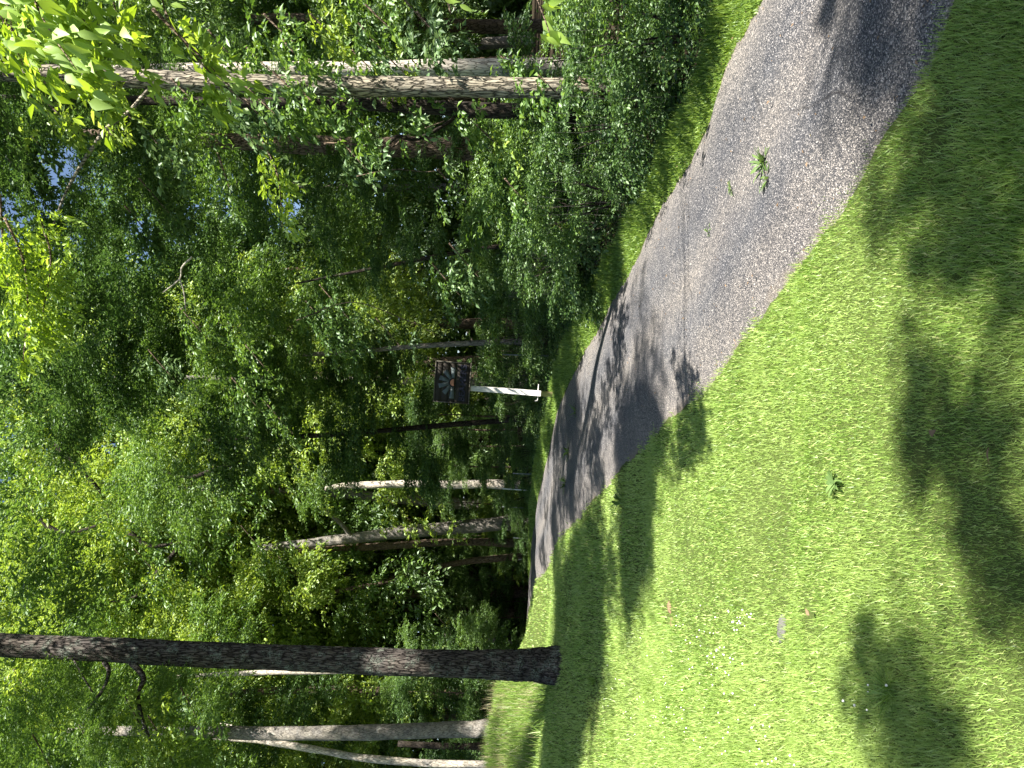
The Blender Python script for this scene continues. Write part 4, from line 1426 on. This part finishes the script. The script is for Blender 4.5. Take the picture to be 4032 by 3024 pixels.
for k, (u, v, d, n, mt) in enumerate([(620, 185, 7.5, 12, 'leaf_mid'), (670, 215, 7.5, 10, 'leaf_mid'), (400, 200, 7.6, 9, 'leaf_mid'), (560, 215, 7.5, 9, 'leaf_blue'), (1190, 190, 7.5, 10, 'leaf_mid'), (1270, 185, 7.4, 10, 'leaf_mid'), (1110, 150, 8.6, 9, 'leaf_mid'),
                                      (250, 225, 7.7, 9, 'leaf_light'), (120, 240, 7.7, 9, 'leaf_light'), (700, 60, 7.9, 9, 'leaf_light'), (600, 60, 7.9, 10, 'leaf_mid'), (820, 40, 8.0, 9, 'leaf_mid'), (780, 265, 8.2, 9, 'leaf_mid'), (900, 255, 8.2, 7, 'leaf_mid'), (1000, 245, 8.3, 7, 'leaf_mid'), (1060, 300, 8.4, 8, 'leaf_light'), (560, 130, 9.6, 12, 'leaf_mid'), (680, 140, 9.6, 14, 'leaf_mid'), (790, 138, 9.6, 14, 'leaf_mid'), (860, 145, 9.6, 10, 'leaf_light')]):
    spray(FA, [(u - 30, v - 30, d), (u, v, d), (u + 35, v + 32, d)], n, 30, .085, .32, 150 + k, mt, .45, .13)
TM = bpy.data.objects["tan_mottled_tree"]
BS = bpy.data.objects["thick_grey_tree"]
for k, (u, v, d, n, mt) in enumerate([(690, 1215, 33, 22, 'leaf_light'), (640, 1245, 33, 22, 'leaf_light'), (560, 1180, 33, 18, 'leaf_mid'), (500, 1050, 29, 18, 'leaf_mid'), (640, 1010, 29, 16, 'leaf_light'), (210, 1060, 28, 26, 'leaf_light'), (90, 1010, 28, 26, 'leaf_light'), (60, 1200, 29, 26, 'leaf_light'),
                                      (160, 1280, 29, 26, 'leaf_light'), (330, 1230, 30, 22, 'leaf_mid'), (420, 1150, 31, 22, 'leaf_mid'), (560, 1360, 31, 18, 'leaf_light'), (860, 1100, 33, 12, 'leaf_light'), (930, 1100, 33, 10, 'leaf_light'), (1060, 1350, 40, 10, 'leaf_light'), (980, 1370, 40, 10, 'leaf_light')]):
    spray(TM if k % 2 else BS, [(u - 40, v - 45, d), (u, v, d), (u + 45, v + 40, d)], n, 40, .19, 1.0, 180 + k, mt, .42, .45)
for k, pix in enumerate((((120, 960, 29), (170, 1010, 29), (215, 1060, 29), (240, 1130, 29)), ((60, 1090, 29), (110, 1140, 29), (160, 1150, 29), (250, 1120, 29)), ((380, 1190, 31), (330, 1250, 31), (290, 1290, 31), (240, 1300, 31)),
                         ((520, 990, 27), (450, 1020, 27), (400, 1030, 27), (330, 1010, 27)), ((280, 1150, 30), (330, 1180, 30), (420, 1165, 30)))):
    o = np.array(TM.location)
    link("limb", tube_mesh("limb", [np.array(at(*p)) - o for p in pix], [.11, .08, .03], seg=7, rows=26, rough=.2, seed=k), M['bark_dark'], TM)
for k, (u, v, d, n, mt) in enumerate([(300, 1560, 12.0, 18, 'leaf_light'), (350, 1600, 11.9, 16, 'leaf_light'), (420, 1540, 12.2, 10, 'leaf_mid'), (60, 1500, 12.4, 18, 'leaf_light'), (200, 1620, 12.2, 16, 'leaf_mid'), (100, 1640, 12.1, 14, 'leaf_mid')]):
    spray(OK, [(u - 30, v - 55, d), (u, v, d), (u + 25, v + 50, d)], n, 40, .095, .42, 120 + k, mt, .42, .16)

# bare dead branches showing pale among the leaves
db = thing("dead_branch", 'pale bare forked dead branch caught among the dark leaves', 'branch', at(405, 585, 9.5))
o_ = np.array(db.location)
link("limb", tube_mesh("limb", [np.array(at(*p)) - o_ for p in ((415, 555, 9.5), (393, 578, 9.5), (388, 602, 9.5), (352, 632, 9.5))], [.013, .012, .010, .006], seg=8, rows=24, rough=.15), M['litter'], db)
link("limb", tube_mesh("limb", [np.array(at(*p)) - o_ for p in ((388, 602, 9.5), (397, 630, 9.5), (401, 672, 9.5))], [.010, .008, .005], seg=8, rows=20, rough=.15), M['litter'], db)
for lab, pix, rr in (('thin pale vine hanging in a curve among the shaded right-hand leaves', [(770, 372, 10.5), (850, 375, 10.5), (930, 362, 10.5), (1000, 340, 10.5), (1060, 325, 10.5)], .008),
                     ('thin brown vine bending up beside the shaded brown trunk', [(700, 300, 9.6), (760, 318, 9.6), (840, 312, 9.6), (880, 290, 9.6), (960, 262, 9.7)], .016),
                     ('long pale vine looping below the forked dead branch', [(640, 700, 13), (760, 660, 13), (880, 690, 13), (900, 705, 13), (960, 735, 13)], .009)):
    p0 = np.array(at(*pix[0]))
    o = link("vine", tube_mesh("vine", [np.array(at(p[0], p[1] + 9 * math.sin(p[0] * .9), p[2])) - p0 for p in pix], [rr, rr * .5], seg=6, rows=40, rough=.2), M['bark_brown'], None, p0)
    tag(o, lab, 'vine')

# ------------------------------------------------------------------ small plants and litter
def rosette(name, label, cat, u, v, n, ln, wd_, mat, seed, up=.9, group=None):
    g = G(u, v)
    rg = np.random.default_rng(seed)
    Vs, Fs, k = [], [], 0
    for i in range(n):
        a = rg.uniform(0, 6.28)
        el = rg.uniform(.25, up)
        L_ = ln * rg.uniform(.5, 1.15)
        d = np.array((math.cos(a) * math.cos(el), math.sin(a) * math.cos(el), math.sin(el)))
        sd_ = np.array((-math.sin(a), math.cos(a), 0)) * wd_ * rg.uniform(.7, 1.2)
        b0 = rg.normal(0, ln * .10, 3) * (1, 1, 0) + (0, 0, .0)
        m1 = b0 + d * L_ * .45
        m2 = b0 + d * L_ * .8 - np.array((0, 0, L_ * .10))
        tp = b0 + d * L_ * 1.05 - np.array((0, 0, L_ * .25))
        Vs += [b0, m1 - sd_ / 2, m1 + sd_ / 2, m2 - sd_ * .4, m2 + sd_ * .4, tp]
        Fs += [(k, k + 2, k + 1), (k + 1, k + 2, k + 4), (k + 1, k + 4, k + 3), (k + 3, k + 4, k + 5)]
        k += 6
    t_ = thing(name, label, cat, (g.x, g.y, g.z + .02), group)
    link("leaves", mesh_np("leaves", np.array(Vs), np.array(Fs)), M[mat], t_)['kind'] = 'stuff'
    return t_


rosette("weed", 'larger leafy weed tuft growing near the middle of the driveway', 'weed', 1662, 350, 34, .13, .018, 'weed', 1, 1.1)
rosette("weed", 'spreading weed tuft right below the larger one on the driveway', 'weed', 1672, 382, 26, .12, .016, 'weed', 2)
rosette("weed", 'small weed sprig on the driveway above the large weed tufts', 'weed', 1590, 408, 12, .10, .012, 'weed', 3)
rosette("weed", 'branching weed on the driveway in front of the white sign post', 'weed', 1250, 890, 26, .20, .022, 'weed', 4, 1.0)
rosette("weed", 'yellowish weed on the far driveway left of the sign post', 'weed', 1232, 975, 22, .26, .028, 'weed', 5, 1.0)
rosette("weed", 'low green weed strip at the far middle of the driveway', 'weed', 1226, 1045, 24, .26, .028, 'weed', 6, .8)
rosette("weed", 'dry yellow weed in the driveway near the large weed tufts', 'weed', 1765, 280, 16, .09, .010, 'straw', 7, .7)
rosette("weed", 'faint dry weed beside the shadow streak on the near driveway', 'weed', 1785, 220, 14, .08, .010, 'straw', 8, .7)
rosette("weed", 'tiny weed by the right edge of the near driveway', 'weed', 1540, 500, 12, .08, .012, 'weed', 9)
rosette("broadleaf_weed", 'pale strap leaved weed standing in the shaded lawn left of the driveway', 'weed', 1348, 1078, 12, .28, .035, 'weed', 10, 1.2)
rosette("broadleaf_weed", 'dark leafy weed patch in the middle of the sunny lawn', 'weed', 1815, 1045, 26, .085, .02, 'weed', 12, .6)
for k, (u, v, ln, lab) in enumerate([(1415, 1480, .26, 'darkest long grass tuft on the lawn in front of the big oak'), (1395, 1330, .2, 'long grass tuft at the shade edge on the lawn'), (1945, 1495, .15, 'long bladed grass tuft in the near left lawn shadow'),
                                     (1290, 1470, .24, 'grass tuft in the shaded lawn just before the big oak'), (1330, 1590, .24, 'wispy grass tuft in front of the oak on the far left')]):
    rosette("grass_tuft", lab, 'grass tuft', u, v, 60, ln, .006, 'verge', 20 + k, 1.35)

# clover heads in the lawn
rgc = np.random.default_rng(77)
Vs, Fs, n_ = [], [], 0
ico_v = np.array([(0, 0, 1), (.9, 0, .3), (.28, .85, .3), (-.73, .53, .3), (-.73, -.53, .3), (.28, -.85, .3), (.7, .5, -.4), (-.27, .82, -.4), (-.86, 0, -.4), (-.27, -.82, -.4), (.7, -.5, -.4), (0, 0, -.9)])
ico_f = np.array([(0, 1, 2), (0, 2, 3), (0, 3, 4), (0, 4, 5), (0, 5, 1), (1, 6, 2), (2, 7, 3), (3, 8, 4), (4, 9, 5), (5, 10, 1), (2, 6, 7), (3, 7, 8), (4, 8, 9), (5, 9, 10), (1, 10, 6), (11, 7, 6), (11, 8, 7), (11, 9, 8), (11, 10, 9), (11, 6, 10)])
for (u0, v0, su, sv, n) in ((1625, 1335, 28, 22, 13), (1570, 1420, 60, 90, 34), (1450, 1530, 60, 70, 30), (1620, 1560, 80, 60, 18), (1690, 1640, 60, 20, 10), (1905, 1500, 40, 60, 6), (1330, 1500, 40, 60, 12), (1500, 1380, 60, 60, 16)):
    for i in range(n):
        g = G(u0 + rgc.normal(0, su * .6), v0 + rgc.normal(0, sv * .6))
        if g.x > xL(g.y):
            continue
        Vs.append(ico_v * rgc.uniform(.0045, .008) + (g.x, g.y, g.z + rgc.uniform(.045, .075)))
        Fs.append(ico_f + n_)
        n_ += 12
cl = link("clover_flowers", mesh_np("clover_flowers", np.concatenate(Vs), np.concatenate(Fs)), M['petal'])
tag(cl, 'scattered small white clover heads in the sunny lawn', 'flowers', kind='stuff')

# half-buried stone, soil clods, dead leaves
def lump(name, label, cat, u, v, r, h, mat, seed):
    g = G(u, v)
    rg = np.random.default_rng(seed)
    n, m_ = 14, 5
    vs = []
    for i in range(m_):
        e = i / (m_ - 1) * math.pi / 2
        for j in range(n):
            a = j / n * 6.283
            rr = r * math.cos(e) * (1 + .22 * math.sin(2 * a + seed) + .10 * math.sin(5 * a)) * (1 + rg.normal(0, .05))
            vs.append((rr * math.cos(a), rr * .7 * math.sin(a), h * math.sin(e) - .01 + rg.normal(0, h * .06)))
    fs = [(i * n + j, i * n + (j + 1) % n, (i + 1) * n + (j + 1) % n, (i + 1) * n + j) for i in range(m_ - 1) for j in range(n)]
    fs.append(tuple(range((m_ - 1) * n, m_ * n)))
    me = bpy.data.meshes.new(name)
    me.from_pydata(vs, [], fs)
    me.update()
    o = link(name, me, mat, None, g)
    return tag(o, label, cat)


lump("stone", 'flat half-buried grey stone in the lawn near the clover', 'stone', 1690, 1358, .09, .03, M['stone'], 3)
lump("soil_clod", 'reddish clod of bare soil in the sunny lawn', 'soil', 1447, 1312, .075, .03, M['deadleaf'], 5)
lump("soil_clod", 'smaller pale clod left of the reddish soil clod', 'soil', 1452, 1345, .05, .03, M['deadleaf'], 8)
for k, (u, v, lab) in enumerate(((1772, 1330, 'curled orange dead leaf on the sunny lawn'), (2172, 968, 'brown dead leaf in the near lawn shadow'), (2043, 940, 'pale dead leaf at the edge of the near lawn shadow'))):
    g = G(u, v)
    me = leafs[k].copy()
    me.materials.clear()
    me.materials.append(M['deadleaf'])
    o = link("dead_leaf", me, None, None, (g.x, g.y, g.z + .05))
    o.scale = (.055,) * 3
    o.rotation_euler = (.3, -.2, 1.1 + k * 2)
    tag(o, lab, 'leaf', 'dead leaves on the lawn')

# bits of leaf and twig strewn along the drive and its edges
rgl = np.random.default_rng(90)
Bp, Ba, Bn, Bs = [], [], [], []
for k in range(420):
    y = 2.6 + 14 * rgl.random() ** 1.6
    a, b_ = float(xL(y)), float(xR(y))
    q = rgl.random()
    f_ = rgl.beta(.5, .5) if q < .7 else rgl.random()
    x = a + (b_ - a) * f_
    Bp.append((x, y, Z(x, y) + .056))
    an = rgl.uniform(0, 6.28)
    Ba.append((math.cos(an), math.sin(an), rgl.normal(.1, .2)))
    Bn.append((rgl.normal(0, .3), rgl.normal(0, .3), 1))
    Bs.append(rgl.uniform(.012, .034))
v, f = leaf_mesh_arrays(np.array(Bp), np.array(Ba), np.array(Bn), np.array(Bs), .45)
lt = link("leaf_litter", mesh_np("leaf_litter", v, f), M['deadleaf'])
tag(lt, 'small dry leaf scraps scattered over the driveway', 'litter', kind='stuff')
